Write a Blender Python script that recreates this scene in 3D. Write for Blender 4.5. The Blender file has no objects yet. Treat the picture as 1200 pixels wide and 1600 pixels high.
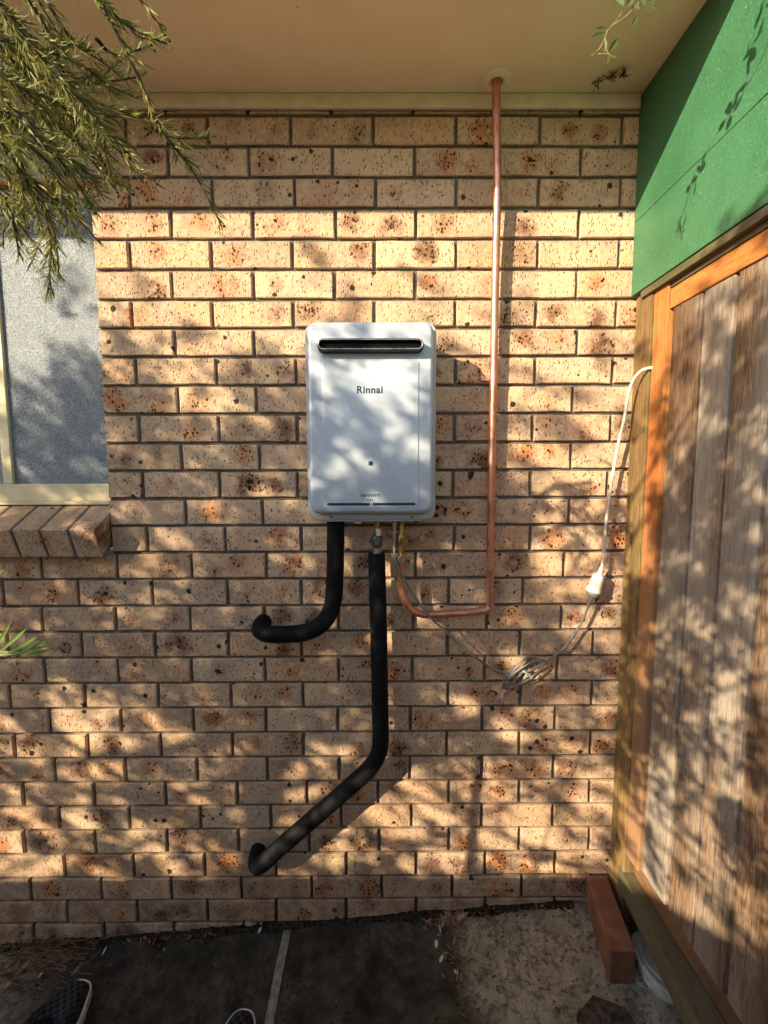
import bpy, math, random
import numpy as np
from mathutils import Vector, Matrix
sc = bpy.context.scene
R = math.radians
# ---------------------------------------------------------------- camera
cam_d = bpy.data.cameras.new('camera'); cam = bpy.data.objects.new('camera', cam_d)
sc.collection.objects.link(cam); sc.camera = cam
cam_d.sensor_fit = 'VERTICAL'; cam_d.sensor_height = 24.0; cam_d.sensor_width = 18.0
cam_d.lens = 703.76 / 1600 * 24.0
cam_d.clip_start = 0.02; cam_d.clip_end = 500
cam.matrix_world = Matrix(((0.99999, 0.00353, -0.00383, 0.0), (-0.00414, 0.09392, -0.99557, -1.41298),
                           (-0.00316, 0.99557, 0.09394, 1.53528), (0, 0, 0, 1)))
# ---------------------------------------------------------------- world, sun, exposure
SUN = Vector((1.2, 1.0, -0.65))            # the way the light travels
elev = math.atan2(0.65, math.hypot(1.2, 1.0)); azim = math.atan2(-1.2, -1.0)   # from +Y, clockwise towards +X
w = bpy.data.worlds.new('World'); sc.world = w; w.use_nodes = True
nt = w.node_tree; bg = nt.nodes['Background']
sky = nt.nodes.new('ShaderNodeTexSky'); sky.sky_type = 'NISHITA'; sky.sun_disc = False
sky.sun_elevation = elev; sky.sun_rotation = azim
nt.links.new(sky.outputs[0], bg.inputs[0]); bg.inputs[1].default_value = 0.148
sd = bpy.data.lights.new('sun', 'SUN'); sd.energy = 5.0; sd.angle = R(0.48); sd.color = (1.0, 0.835, 0.58)
sun = bpy.data.objects.new('sun', sd); sc.collection.objects.link(sun)
sun.rotation_euler = SUN.to_track_quat('-Z', 'Y').to_euler()
sc.view_settings.view_transform = 'Standard'; sc.view_settings.look = 'None'
sc.view_settings.exposure = 1.22; sc.view_settings.gamma = 1.0; sc.view_settings.use_curve_mapping = False
sc.cycles.max_bounces = 8; sc.cycles.transparent_max_bounces = 12
# ---------------------------------------------------------------- helpers
C = sc.collection
class MB:
    def __init__(s): s.v = []; s.f = []
    def add(s, vs, fs):
        b = len(s.v); s.v += [tuple(p) for p in vs]; s.f += [tuple(b + i for i in f) for f in fs]; return s
    def box(s, x0, x1, y0, y1, z0, z1):
        return s.add([(x0,y0,z0),(x1,y0,z0),(x1,y1,z0),(x0,y1,z0),(x0,y0,z1),(x1,y0,z1),(x1,y1,z1),(x0,y1,z1)],
                     [(0,3,2,1),(4,5,6,7),(0,1,5,4),(1,2,6,5),(2,3,7,6),(3,0,4,7)])
    def tube(s, pts, r, n=10, caps=True, squash=None):
        pts = [Vector(p) for p in pts]; rr = r if isinstance(r, (list, tuple)) else [r] * len(pts)
        rings = []; up = None
        for i, p in enumerate(pts):
            t = (pts[min(i + 1, len(pts) - 1)] - pts[max(i - 1, 0)]).normalized()
            if up is None: up = t.orthogonal().normalized()
            up = (up - t * up.dot(t)).normalized(); sd_ = t.cross(up)
            rings.append([p + (up * math.cos(2 * math.pi * k / n) + sd_ * math.sin(2 * math.pi * k / n)) * rr[i] for k in range(n)])
        vs = [q for rg in rings for q in rg]
        fs = [(i*n+k, i*n+(k+1)%n, (i+1)*n+(k+1)%n, (i+1)*n+k) for i in range(len(pts)-1) for k in range(n)]
        if caps: fs += [tuple(range(n))[::-1], tuple((len(pts)-1)*n + k for k in range(n))]
        return s.add(vs, fs)
    def rings(s, rings, cap0=True, cap1=True):
        n = len(rings[0]); vs = [q for rg in rings for q in rg]
        fs = [(i*n+k, i*n+(k+1)%n, (i+1)*n+(k+1)%n, (i+1)*n+k) for i in range(len(rings)-1) for k in range(n)]
        if cap0: fs.append(tuple(range(n))[::-1])
        if cap1: fs.append(tuple((len(rings)-1)*n + k for k in range(n)))
        return s.add(vs, fs)
    def mesh(s, name, smooth=False):
        me = bpy.data.meshes.new(name); me.from_pydata(s.v, [], s.f); me.validate(); me.update()
        if smooth:
            me.polygons.foreach_set('use_smooth', [True] * len(me.polygons))
        return me
    def obj(s, name, mat, parent=None, smooth=False, origin=None, auto=None):
        if origin is not None:
            o3 = Vector(origin); s.v = [(a - o3.x, b - o3.y, c - o3.z) for a, b, c in s.v]
        me = s.mesh(name, smooth); me.materials.append(mat)
        if auto is not None: me.set_sharp_from_angle(angle=R(auto))
        o = bpy.data.objects.new(name, me); C.objects.link(o)
        if origin is not None: o.location = origin
        if parent: link_child(o, parent)
        return o
def link_child(o, parent):
    o.parent = parent
    o.location = Vector(o.location) - world_loc(parent)
def world_loc(p):
    v = Vector((0, 0, 0))
    while p is not None: v += Vector(p.location); p = p.parent
    return v
def tag(o, label=None, cat=None, group=None, kind=None):
    if label: o['label'] = label
    if cat: o['category'] = cat
    if group: o['group'] = group
    if kind: o['kind'] = kind
    return o
def empty(name, loc, label, cat, group=None):
    o = bpy.data.objects.new(name, None); C.objects.link(o); o.location = loc; o.empty_display_size = .05
    return tag(o, label, cat, group)
def bevel(o, wd, seg=2, ang=40):
    m = o.modifiers.new('bevel', 'BEVEL'); m.width = wd; m.segments = seg; m.limit_method = 'ANGLE'; m.angle_limit = R(ang)
    return o
def smooth_path(pts, sub=6):
    P = [Vector(p) for p in pts]; P = [2*P[0]-P[1]] + P + [2*P[-1]-P[-2]]; out = []
    for i in range(1, len(P) - 2):
        a, b, c, d = P[i-1:i+3]
        for k in range(sub):
            t = k / sub
            out.append(.5 * ((2*b) + (c-a)*t + (2*a-5*b+4*c-d)*t*t + (3*b-a-3*c+d)*t**3))
    out.append(P[-2]); return out
def rrect(cx, cz, hw, hh, r, y, seg=6):
    out = []
    for qx, qz, a0 in ((1, 1, 0), (-1, 1, 90), (-1, -1, 180), (1, -1, 270)):
        for k in range(seg + 1):
            a = R(a0 + 90 * k / seg)
            out.append((cx + qx*(hw-r) + r*math.cos(a), y, cz + qz*(hh-r) + r*math.sin(a)))
    return out
# ---------------------------------------------------------------- material builder
class M:
    def __init__(s, name, rough=.8, spec=.3):
        s.m = bpy.data.materials.new(name); s.m.use_nodes = True; s.t = s.m.node_tree
        s.b = s.t.nodes['Principled BSDF']; s.b.inputs['Roughness'].default_value = rough
        s.b.inputs['Specular IOR Level'].default_value = spec
        s.tc = s.t.nodes.new('ShaderNodeTexCoord'); s.oi = s.t.nodes.new('ShaderNodeObjectInfo')
    def n(s, typ, **k):
        nd = s.t.nodes.new('ShaderNode' + typ)
        for a, v in k.items(): setattr(nd, a, v)
        return nd
    def put(s, sock, v):
        if hasattr(v, 'is_output') or isinstance(v, bpy.types.NodeSocket): s.t.links.new(v, sock)
        elif v is not None: sock.default_value = v
    def vec(s, scale=(1,1,1), rnd=True, world=False):
        if world: src = s.n('NewGeometry').outputs['Position']
        else: src = s.tc.outputs['Object']
        mp = s.n('Mapping'); s.put(mp.inputs['Vector'], src); mp.inputs['Scale'].default_value = scale
        if rnd:
            ml = s.math('MULTIPLY', s.oi.outputs['Random'], 37.0); cb = s.n('CombineXYZ')
            for i in range(3): s.t.links.new(ml, cb.inputs[i])
            ad = s.n('VectorMath', operation='ADD'); s.t.links.new(mp.outputs[0], ad.inputs[0]); s.t.links.new(cb.outputs[0], ad.inputs[1])
            return ad.outputs[0]
        return mp.outputs[0]
    def math(s, op, a, b=None, clamp=False):
        nd = s.n('Math', operation=op); nd.use_clamp = clamp; s.put(nd.inputs[0], a)
        if b is not None: s.put(nd.inputs[1], b)
        return nd.outputs[0]
    def noise(s, v, sc_, det=4, rough=.55, dist=0):
        nd = s.n('TexNoise'); s.put(nd.inputs['Vector'], v); nd.inputs['Scale'].default_value = sc_
        nd.inputs['Detail'].default_value = det; nd.inputs['Roughness'].default_value = rough; nd.inputs['Distortion'].default_value = dist
        return nd.outputs[0]
    def vor(s, v, sc_, rnd=1.0, out='Distance'):
        nd = s.n('TexVoronoi'); s.put(nd.inputs['Vector'], v); nd.inputs['Scale'].default_value = sc_
        nd.inputs['Randomness'].default_value = rnd
        return nd.outputs[out]
    def ramp(s, x, a, b, lo=0.0, hi=1.0):
        nd = s.n('MapRange', interpolation_type='SMOOTHSTEP'); s.put(nd.inputs[0], x)
        nd.inputs[1].default_value = a; nd.inputs[2].default_value = b; nd.inputs[3].default_value = lo; nd.inputs[4].default_value = hi
        return nd.outputs[0]
    def mix(s, f, a, b, mode='MIX'):
        nd = s.n('Mix', data_type='RGBA', blend_type=mode); s.put(nd.inputs[0], f)
        for i, c in ((6, a), (7, b)):
            s.put(nd.inputs[i], (*c, 1) if isinstance(c, tuple) and len(c) == 3 else c)
        return nd.outputs[2]
    def sep(s, v, i):
        nd = s.n('SeparateXYZ'); s.put(nd.inputs[0], v); return nd.outputs[i]
    def base(s, c): s.put(s.b.inputs['Base Color'], (*c, 1) if isinstance(c, tuple) else c); return s
    def rough(s, c): s.put(s.b.inputs['Roughness'], c); return s
    def bump(s, h, dist=.001, strength=1.0, prev=None):
        nd = s.n('Bump'); s.put(nd.inputs['Height'], h); nd.inputs['Distance'].default_value = dist
        nd.inputs['Strength'].default_value = strength
        if prev is not None: s.t.links.new(prev, nd.inputs['Normal'])
        s.t.links.new(nd.outputs[0], s.b.inputs['Normal']); return nd.outputs[0]
def simple(name, col, rough=.6, spec=.4, metal=0.0, var=.12, vs=40, bmp=0.0003):
    m = M(name, rough, spec); v = m.vec()
    nz = m.noise(v, vs, 5); dk = tuple(c * (1 - var * 2.2) for c in col); lt = tuple(min(1, c * (1 + var)) for c in col)
    m.base(m.mix(m.ramp(nz, .3, .7), dk, lt)); m.b.inputs['Metallic'].default_value = metal
    m.rough(m.ramp(nz, .3, .75, max(0, rough - .08), min(1, rough + .1)))
    if bmp: m.bump(m.noise(v, vs * 4, 4), bmp)
    return m.m
# brick: cream clay with fine drag marks, orange flashes and iron spots
def brick_mat(name='brick_clay', tint=1.0):
    m = M(name, .9, .15)
    v = m.vec(); rnd = m.oi.outputs['Random']
    c0 = m.mix(rnd, (.71, .51, .32), (.62, .43, .29)); c0 = m.mix(m.ramp(m.math('FRACT', m.math('MULTIPLY', rnd, 133.7)), .45, 1.0, 0, .75), c0, (.64, .36, .19))
    c1 = m.mix(m.ramp(m.noise(v, 7, 3), .38, .66), c0, (.50, .335, .24))
    lum = m.ramp(m.math('FRACT', m.math('MULTIPLY', rnd, 51.3)), 0, 1, 0, .45)
    c1 = m.mix(lum, c1, (.44, .27, .17))
    c1 = m.mix(m.ramp(m.noise(v, 60, 3), .35, .75, 0, .35), c1, (.78, .60, .38))
    # flashes: two soft patches on many bricks, in the brick's own frame
    ob = m.vec(rnd=False); x = m.sep(ob, 0)
    z_ = m.sep(ob, 2); fr = lambda k: m.math('SUBTRACT', m.math('FRACT', m.math('MULTIPLY', rnd, k)), .5)
    wobble = m.math('MULTIPLY', m.math('SUBTRACT', m.noise(v, 34, 4), .5), .055)
    def spot(cx, kx, kz, kr, ks):
        dx_ = m.math('SUBTRACT', x, m.math('ADD', m.math('MULTIPLY', fr(kx), .055), cx)); dz_ = m.math('SUBTRACT', z_, m.math('MULTIPLY', fr(kz), .035))
        d_ = m.math('SQRT', m.math('ADD', m.math('MULTIPLY', dx_, dx_), m.math('MULTIPLY', dz_, dz_)))
        d_ = m.math('SUBTRACT', m.math('ADD', d_, wobble), m.math('MULTIPLY', fr(kr), .022))
        return m.math('MULTIPLY', m.ramp(d_, .010, .050, 1, 0), m.ramp(fr(ks), -.30, .15))
    two = m.math('ADD', spot(-.055, 17.3, 29.1, 61.7, 83.3), spot(.055, 41.9, 71.7, 97.1, 113.9), clamp=True)
    pn = m.ramp(m.noise(v, 17, 4, .6), .34, .56)
    r2 = m.math('FRACT', m.math('MULTIPLY', rnd, 7.31))
    str_ = m.ramp(r2, .0, .5, .35, 1.0)
    patch = m.math('MULTIPLY', m.math('MULTIPLY', two, pn), str_)
    r3 = m.math('FRACT', m.math('MULTIPLY', rnd, 23.7))
    pcol = m.mix(m.ramp(r3, .25, .6), (.54, .20, .07), (.20, .09, .05))
    c2 = m.mix(m.math('MULTIPLY', patch, .92), c1, pcol)
    # dark iron specks inside the patches
    vd = m.vec((1, 1, .8))
    sp = m.ramp(m.vor(vd, 100), .28, .48, 1, 0)
    gate = m.ramp(m.noise(v, 60, 2), .40, .54)
    spk = m.math('MULTIPLY', m.math('MULTIPLY', sp, m.ramp(patch, .15, .5)), gate)
    c3 = m.mix(spk, c2, (.035, .016, .012))
    # fine short marks everywhere
    vf = m.vec((1, 1, .38))
    fm = m.ramp(m.vor(vf, 200), .17, .36, 1, 0); fg = m.ramp(m.noise(vf, 95, 2), .43, .54)
    fine = m.math('MULTIPLY', fm, fg)
    c4 = m.mix(m.math('MULTIPLY', fine, .85), c3, (.11, .052, .028))
    # large black blobs, a few per wall
    wob = m.n('VectorMath', operation='ADD'); m.put(wob.inputs[0], v)
    nn = m.n('TexNoise'); m.put(nn.inputs['Vector'], v); nn.inputs['Scale'].default_value = 110
    sc3 = m.n('VectorMath', operation='SCALE'); m.put(sc3.inputs[0], nn.outputs[1]); sc3.inputs['Scale'].default_value = .008
    m.put(wob.inputs[1], sc3.outputs[0])
    vb = m.n('TexVoronoi'); m.put(vb.inputs['Vector'], wob.outputs[0]); vb.inputs['Scale'].default_value = 34
    sel = m.math('GREATER_THAN', m.sep(vb.outputs['Color'], 0), .74)
    sz = m.math('MULTIPLY', m.math('POWER', m.sep(vb.outputs['Color'], 1), 2.0), .26)
    dd = m.math('SUBTRACT', vb.outputs['Distance'], sz)
    blob = m.math('MULTIPLY', m.ramp(dd, .03, .075, 1, 0), sel)
    c5 = m.mix(m.math('MULTIPLY', blob, .93), c4, (.022, .012, .010))
    # pale lime scuffs
    vs2 = m.n('TexVoronoi'); m.put(vs2.inputs['Vector'], wob.outputs[0]); vs2.inputs['Scale'].default_value = 19
    s2 = m.math('GREATER_THAN', m.sep(vs2.outputs['Color'], 0), .80)
    ring = m.ramp(m.math('ABSOLUTE', m.math('SUBTRACT', vs2.outputs['Distance'], .13)), .015, .045, 1, 0)
    c6 = m.mix(m.math('MULTIPLY', m.math('MULTIPLY', ring, s2), .38), c5, (.80, .72, .62))
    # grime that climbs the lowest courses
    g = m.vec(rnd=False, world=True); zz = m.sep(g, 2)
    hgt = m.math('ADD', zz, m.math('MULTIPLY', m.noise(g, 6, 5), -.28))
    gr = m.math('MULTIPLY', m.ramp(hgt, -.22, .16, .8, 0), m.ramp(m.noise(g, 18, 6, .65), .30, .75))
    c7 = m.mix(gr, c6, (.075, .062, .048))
    m.base(c7)
    hh = m.math('ADD', m.math('MULTIPLY', m.noise(m.vec((1, 1, .4)), 420, 3, .7), .8), m.math('MULTIPLY', fine, -.9))
    hh = m.math('ADD', hh, m.math('MULTIPLY', m.noise(v, 45, 4), 1.0))
    hh = m.math('ADD', hh, m.math('MULTIPLY', blob, -.7))
    m.bump(hh, .0036, 1.0)
    return m.m
MAT = {}
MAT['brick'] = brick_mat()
def mortar_mat():
    m = M('mortar', .95, .1); v = m.vec(rnd=False, world=True)
    c = m.mix(m.ramp(m.noise(v, 25, 5), .35, .65), (.13, .112, .092), (.205, .175, .14))
    c = m.mix(m.ramp(m.noise(v, 600, 2), .5, .7), c, (.16, .13, .10))
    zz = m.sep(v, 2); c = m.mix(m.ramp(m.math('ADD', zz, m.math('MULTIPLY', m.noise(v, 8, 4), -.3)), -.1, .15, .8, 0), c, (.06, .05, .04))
    m.base(c); m.bump(m.noise(v, 350, 5, .7), .003); return m.m
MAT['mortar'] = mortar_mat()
def wood_mat(name, cols, streak=.6, green=0.0, rough=.8, knots=False, sil=0.0, grey_foot=False):
    m = M(name, rough, .2)
    v = m.vec((1, 1, .07)); vv = m.vec((1, 1, .25)); rnd = m.oi.outputs['Random']
    a = m.mix(rnd, cols[0], cols[1])
    g1 = m.noise(v, 85, 7, .70, 1.6); g2 = m.noise(m.vec((1, 1, .10)), 330, 4, .65); bl = m.noise(vv, 5, 4)
    c = m.mix(m.ramp(bl, .3, .7), a, cols[2])
    c = m.mix(m.ramp(m.noise(m.vec((1, 1, .3)), 6, 5), .48, .66, 0, .6), c, cols[3])
    c = m.mix(m.ramp(g1, .42, .66, 0, streak), c, cols[3])
    c = m.mix(m.ramp(g2, .45, .7, 0, streak * .7), c, tuple(q * .45 for q in cols[3]))
    if sil: c = m.mix(m.math('MULTIPLY', m.ramp(m.noise(m.vec((.6, .6, .2)), 5, 6), .40, .66), sil), c, (.50, .47, .42))
    if green: c = m.mix(m.math('MULTIPLY', m.ramp(m.noise(m.vec((1, 1, .12)), 34, 4), .42, .6), green), c, (.085, .105, .035))
    h = m.math('ADD', m.math('MULTIPLY', g1, 1.0), m.math('MULTIPLY', g2, .6))
    if knots:
        kv = m.vec((1, 1, .6)); k = m.n('TexVoronoi'); m.put(k.inputs['Vector'], kv); k.inputs['Scale'].default_value = 5.5
        ks = m.math('GREATER_THAN', m.sep(k.outputs['Color'], 0), .55)
        kk = m.math('MULTIPLY', m.ramp(k.outputs['Distance'], .03, .09, 1, 0), ks)
        c = m.mix(m.math('MULTIPLY', kk, .85), c, (.07, .028, .012)); h = m.math('ADD', h, m.math('MULTIPLY', kk, -.6))
    if grey_foot:      # weather has greyed the foot of the board
        wz = m.sep(m.vec(rnd=False, world=True), 2); c = m.mix(m.ramp(m.math('ADD', wz, m.math('MULTIPLY', m.noise(m.vec((1, 1, .2)), 12, 4), -.9)), .35, 1.15, .75, 0), c, (.30, .20, .12))
    m.base(c); m.bump(h, .0034, 1.0); return m.m
MAT['paling'] = wood_mat('weathered_paling', ((.29, .175, .10), (.23, .15, .095), (.36, .25, .16), (.075, .034, .018)), .8, .0, .85, sil=.5)
MAT['paling_grey'] = wood_mat('grey_paling', ((.27, .215, .155), (.31, .25, .18), (.40, .33, .25), (.085, .055, .034)), .75, .0, .85, sil=.6)
MAT['orange_wood'] = wood_mat('orange_timber', ((.50, .165, .04), (.47, .18, .055), (.56, .24, .07), (.26, .07, .018)), .5, .0, .65, knots=True, grey_foot=True)
MAT['post'] = wood_mat('treated_post', ((.26, .15, .06), (.22, .135, .06), (.33, .20, .085), (.07, .04, .02)), .6, .3, .8)
MAT['dark_rail'] = wood_mat('dark_rail', ((.15, .115, .07), (.13, .10, .06), (.20, .16, .105), (.06, .04, .022)), .5, .4, .8)
MAT['brown_board'] = wood_mat('brown_board', ((.20, .10, .05), (.22, .12, .06), (.26, .15, .08), (.09, .045, .022)), .5, .0, .8)
def soffit_mat():
    m = M('soffit_paint', .75, .25); v = m.vec(rnd=False)
    c = m.mix(m.ramp(m.noise(v, 5, 4), .35, .65), (.88, .72, .51), (.93, .78, .57))
    d = m.n('TexVoronoi'); m.put(d.inputs['Vector'], v); d.inputs['Scale'].default_value = 16
    s_ = m.math('GREATER_THAN', m.sep(d.outputs['Color'], 0), .82)
    c = m.mix(m.math('MULTIPLY', m.math('MULTIPLY', m.ramp(d.outputs['Distance'], .02, .06, 1, 0), s_), .6), c, (.16, .10, .05))
    m.base(c); m.bump(m.noise(v, 90, 5, .7), .0008, .6); return m.m
MAT['soffit'] = soffit_mat()
MAT['trim'] = simple('trim_paint', (.76, .63, .47), .6, .3, var=.05, vs=20)
def green_mat():
    m = M('green_paint', .48, .35); v = m.vec(rnd=False)
    vv = m.vec((1, .12, 1), rnd=False)
    c = m.mix(m.ramp(m.noise(v, 6, 5), .35, .65), (.034, .128, .058), (.048, .160, .075))
    c = m.mix(m.ramp(m.noise(v, 150, 4), .5, .72, 0, .35), c, (.12, .29, .18))
    c = m.mix(m.ramp(m.vor(v, 42), .03, .075, .7, 0), c, (.35, .55, .40))
    h = m.math('ADD', m.noise(v, 170, 5, .7), m.math('MULTIPLY', m.noise(vv, 160, 3), .5))
    m.base(c); m.bump(h, .0022, .9); return m.m
MAT['green'] = green_mat()
def concrete_mat():
    m = M('path_concrete', .9, .2); v = m.vec(rnd=False, world=True)
    x = m.sep(v, 0)
    dr = m.vec((1, .12, 1), rnd=False, world=True)
    c = m.mix(m.ramp(m.noise(v, 14, 6, .6), .35, .68), (.25, .215, .15), (.40, .35, .255))
    c = m.mix(m.ramp(m.noise(dr, 90, 4), .50, .68, 0, .28), c, (.13, .115, .075))
    c = m.mix(m.ramp(m.noise(v, 26, 7, .72), .48, .60, 0, .7), c, (.10, .082, .052))
    c = m.mix(m.ramp(m.noise(v, 210, 3, .7), .54, .66, 0, .6), c, (.06, .05, .035))
    c = m.mix(m.ramp(m.noise(v, 55, 6, .75), .53, .62, 0, .85), c, (.04, .034, .024))
    # long wet-looking brown black stain over the middle slab, moss on the left one, both deepened with painted ground shade
    edge = m.math('ADD', x, m.math('MULTIPLY', m.math('SUBTRACT', m.noise(v, 5, 5), .5), .22))
    st = m.math('MULTIPLY', m.ramp(edge, .22, .32, 1, 0), m.ramp(edge, -1.30, -1.02, 0, 1))
    st = m.math('MULTIPLY', st, m.ramp(m.noise(v, 9, 6, .65), .30, .62, 1.0, .80))
    c = m.mix(st, c, m.mix(m.ramp(m.noise(v, 7, 5), .4, .6), (.009, .0065, .004), (.020, .016, .008)))
    m.base(c); m.rough(m.ramp(st, 0, 1, .92, .7))
    h = m.math('ADD', m.noise(v, 240, 5, .7), m.math('MULTIPLY', m.noise(dr, 160, 3), .35))
    m.bump(h, .0032, 1.0); return m.m
MAT['concrete'] = concrete_mat()
MAT['joint'] = simple('joint_mortar', (.25, .23, .185), .9, .2, var=.2, vs=60)
def soil_mat():
    m = M('soil', .95, .1); v = m.vec(rnd=False, world=True)
    c = m.mix(m.ramp(m.noise(v, 3, 5), .4, .6), (.055, .045, .028), (.075, .085, .03))
    c = m.mix(m.ramp(m.noise(v, 70, 5), .5, .68), c, (.13, .11, .07)); m.base(c); m.bump(m.noise(v, 60, 6, .7), .02); return m.m
MAT['soil'] = soil_mat()
MAT['heater'] = (lambda: simple('heater_paint', (.45, .50, .56), .30, .5, var=.015, vs=6, bmp=0.00003))()
MAT['heater_side'] = simple('heater_case', (.42, .46, .51), .4, .5, var=.03, vs=9, bmp=0)
MAT['black_plastic'] = simple('black_plastic', (.008, .008, .009), .6, .3, var=.1)
MAT['silver'] = simple('silver_rim', (.55, .55, .55), .3, .5, .7, var=.05)
MAT['ink'] = simple('navy_print', (.02, .035, .07), .5, .3, var=.02, bmp=0)
MAT['foam'] = simple('black_lagging', (.0045, .005, .006), .75, .18, var=.25, vs=70, bmp=.0005)
def copper_mat():
    m = M('copper', .36, .5); v = m.vec(rnd=False)
    c = m.mix(m.ramp(m.noise(v, 18, 5), .35, .68), (.58, .25, .17), (.68, .37, .27))
    c = m.mix(m.ramp(m.noise(m.vec((1, 1, .3), rnd=False), 60, 5), .54, .70, 0, .55), c, (.30, .10, .055))
    m.base(c); m.b.inputs['Metallic'].default_value = .85; m.rough(m.ramp(m.noise(v, 50, 4), .3, .7, .30, .52)); return m.m
MAT['copper'] = copper_mat()
MAT['brass'] = simple('brass', (.42, .28, .09), .42, .5, .9, var=.2, vs=80)
MAT['green_brass'] = simple('tarnished_valve', (.10, .13, .10), .45, .5, .4, var=.3, vs=90)
MAT['steel'] = simple('galvanised_steel', (.42, .41, .39), .4, .5, .8, var=.15, vs=90)
MAT['white_plastic'] = simple('white_plastic', (.58, .57, .53), .4, .4, var=.05, vs=30)
MAT['dirty_plastic'] = simple('dusty_white_plastic', (.42, .42, .41), .6, .3, var=.12, vs=50)
MAT['grey_cord'] = simple('grey_cord', (.17, .16, .145), .5, .4, var=.08)
MAT['white_cord'] = simple('white_cord', (.60, .56, .46), .5, .4, var=.06)
MAT['frame'] = simple('cream_frame', (.80, .68, .42), .4, .4, var=.04, vs=12)
MAT['panel'] = simple('cream_panel', (.50, .46, .33), .7, .3, var=.05, vs=10)
MAT['red_clay'] = (lambda m: (m.base(m.mix(m.ramp(m.noise(m.vec(rnd=False), 18, 5), .35, .68), (.155, .068, .04), (.23, .11, .068))), m.bump(m.noise(m.vec(rnd=False), 260, 5, .7), .0015), m.m)[-1])(M('red_clay', .9, .15))
MAT['dark_inside'] = simple('room_wall', (.20, .20, .20), .9, .1)
MAT['steel_fence'] = simple('cream_steel_sheet', (.40, .34, .23), .5, .4, var=.06, vs=4)
MAT['bark'] = simple('bark', (.12, .085, .055), .9, .1, var=.3, vs=60, bmp=.003)
MAT['canvas'] = simple('black_canvas', (.012, .012, .014), .9, .1, var=.3, vs=500, bmp=.0006)
MAT['rubber'] = simple('cream_rubber', (.62, .58, .50), .6, .3, var=.08)
MAT['debris'] = simple('brown_debris', (.10, .055, .03), .9, .1, var=.4, vs=200)
def leaf_mat(name, c0, c1, c2, trans=.35, rough=.5):
    m = M(name, rough, .35); g = m.n('NewGeometry'); r = g.outputs['Random Per Island']
    c = m.mix(m.ramp(r, .15, .75), c0, c1); c = m.mix(m.ramp(r, .84, .97), c, c2)
    m.base(c)
    tr = m.n('BsdfTranslucent'); m.put(tr.inputs['Color'], c)
    mx = m.n('MixShader'); mx.inputs[0].default_value = trans
    m.t.links.new(m.b.outputs[0], mx.inputs[1]); m.t.links.new(tr.outputs[0], mx.inputs[2])
    m.t.links.new(mx.outputs[0], m.t.nodes['Material Output'].inputs['Surface']); return m.m
MAT['needle'] = leaf_mat('shrub_needle', (.14, .16, .04), (.24, .245, .06), (.45, .37, .12), .45)
MAT['leaf'] = leaf_mat('tree_leaf', (.05, .07, .018), (.09, .11, .03), (.14, .13, .04), .3)
MAT['vine_leaf'] = leaf_mat('vine_leaf', (.035, .055, .012), (.07, .09, .02), (.13, .12, .035), .3)
MAT['vine_stem'] = simple('vine_stem', (.33, .25, .12), .6, .3, var=.3, vs=90)
MAT['sprig'] = leaf_mat('sprig_leaf', (.10, .19, .03), (.15, .26, .04), (.18, .28, .06), .35)
MAT['dry_leaf'] = leaf_mat('dry_leaf', (.16, .075, .035), (.26, .14, .075), (.45, .40, .32), .15, .8)
MAT['twig'] = simple('dry_twig', (.20, .13, .08), .9, .1, var=.3)
def glass_mat():
    m = M('obscure_glass', .3, .9); v = m.vec(rnd=False)
    sp = m.noise(v, 330, 2, .6)
    c = m.mix(m.ramp(sp, .30, .72), (.13, .165, .20), (.33, .385, .44))
    c = m.mix(m.ramp(m.noise(v, 6, 3), .35, .7, 0, .35), c, (.20, .24, .26))
    m.base(c); m.bump(m.noise(v, 230, 3, .6), .004, 1.0); m.rough(.22)
    tr = m.n('BsdfTransparent'); mx = m.n('MixShader')
    m.put(mx.inputs[0], m.ramp(sp, .36, .64, .52, .78))
    m.t.links.new(tr.outputs[0], mx.inputs[1]); m.t.links.new(m.b.outputs[0], mx.inputs[2])
    m.t.links.new(mx.outputs[0], m.t.nodes['Material Output'].inputs['Surface']); return m.m
MAT['glass'] = glass_mat()
MAT['dark_paver'] = simple('dark_paver', (.075, .058, .045), .9, .15, var=.35, vs=50, bmp=.003)
MAT['dirt'] = simple('damp_dirt', (.035, .026, .017), .95, .1, var=.4, vs=90, bmp=.003)
MAT['bright_leaf'] = simple('bright_leaf', (.35, .62, .04), .5, .3, var=.1)
MAT['dry_leaf2'] = simple('curled_leaf', (.30, .17, .12), .8, .2, var=.25, vs=60)
def turn(src, name):      # same timber with its grain along Y
    m = MAT[src].copy(); m.name = name
    for n in m.node_tree.nodes:
        if n.type == 'MAPPING':
            s = n.inputs['Scale'].default_value; n.inputs['Scale'].default_value = (s[0], s[2], s[1])
    MAT[name] = m
turn('orange_wood', 'orange_wood_h'); turn('dark_rail', 'dark_rail_h'); turn('brown_board', 'brown_board_h')
def checker_mat():
    m = M('checked_canvas', .85, .2); ck = m.n('TexChecker'); m.put(ck.inputs['Vector'], m.vec(rnd=False)); ck.inputs['Scale'].default_value = 85
    m.base(m.mix(ck.outputs['Fac'], (.010, .010, .012), (.035, .036, .04))); m.bump(m.noise(m.vec(rnd=False), 700, 3), .0006); return m.m
MAT['checker'] = checker_mat()
TAU = [1.6, .9, .65, .95, 2.2, 2.9, 2.8, 2.1, .9, .25, .05, .0]; TWN = 3300
ZR=[2.5615, 2.4771, 2.3921, 2.306, 2.2192, 2.1327, 2.0467, 1.9628, 1.8787, 1.7928, 1.7067, 1.6184, 1.5327, 1.4456, 1.3601, 1.2744, 1.1885, 1.1007, 1.0162, 0.9292, 0.8433, 0.7577, 0.6716, 0.5858, 0.4999, 0.4135, 0.3292, 0.2416, 0.1539, 0.0695, -0.0155]
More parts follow.
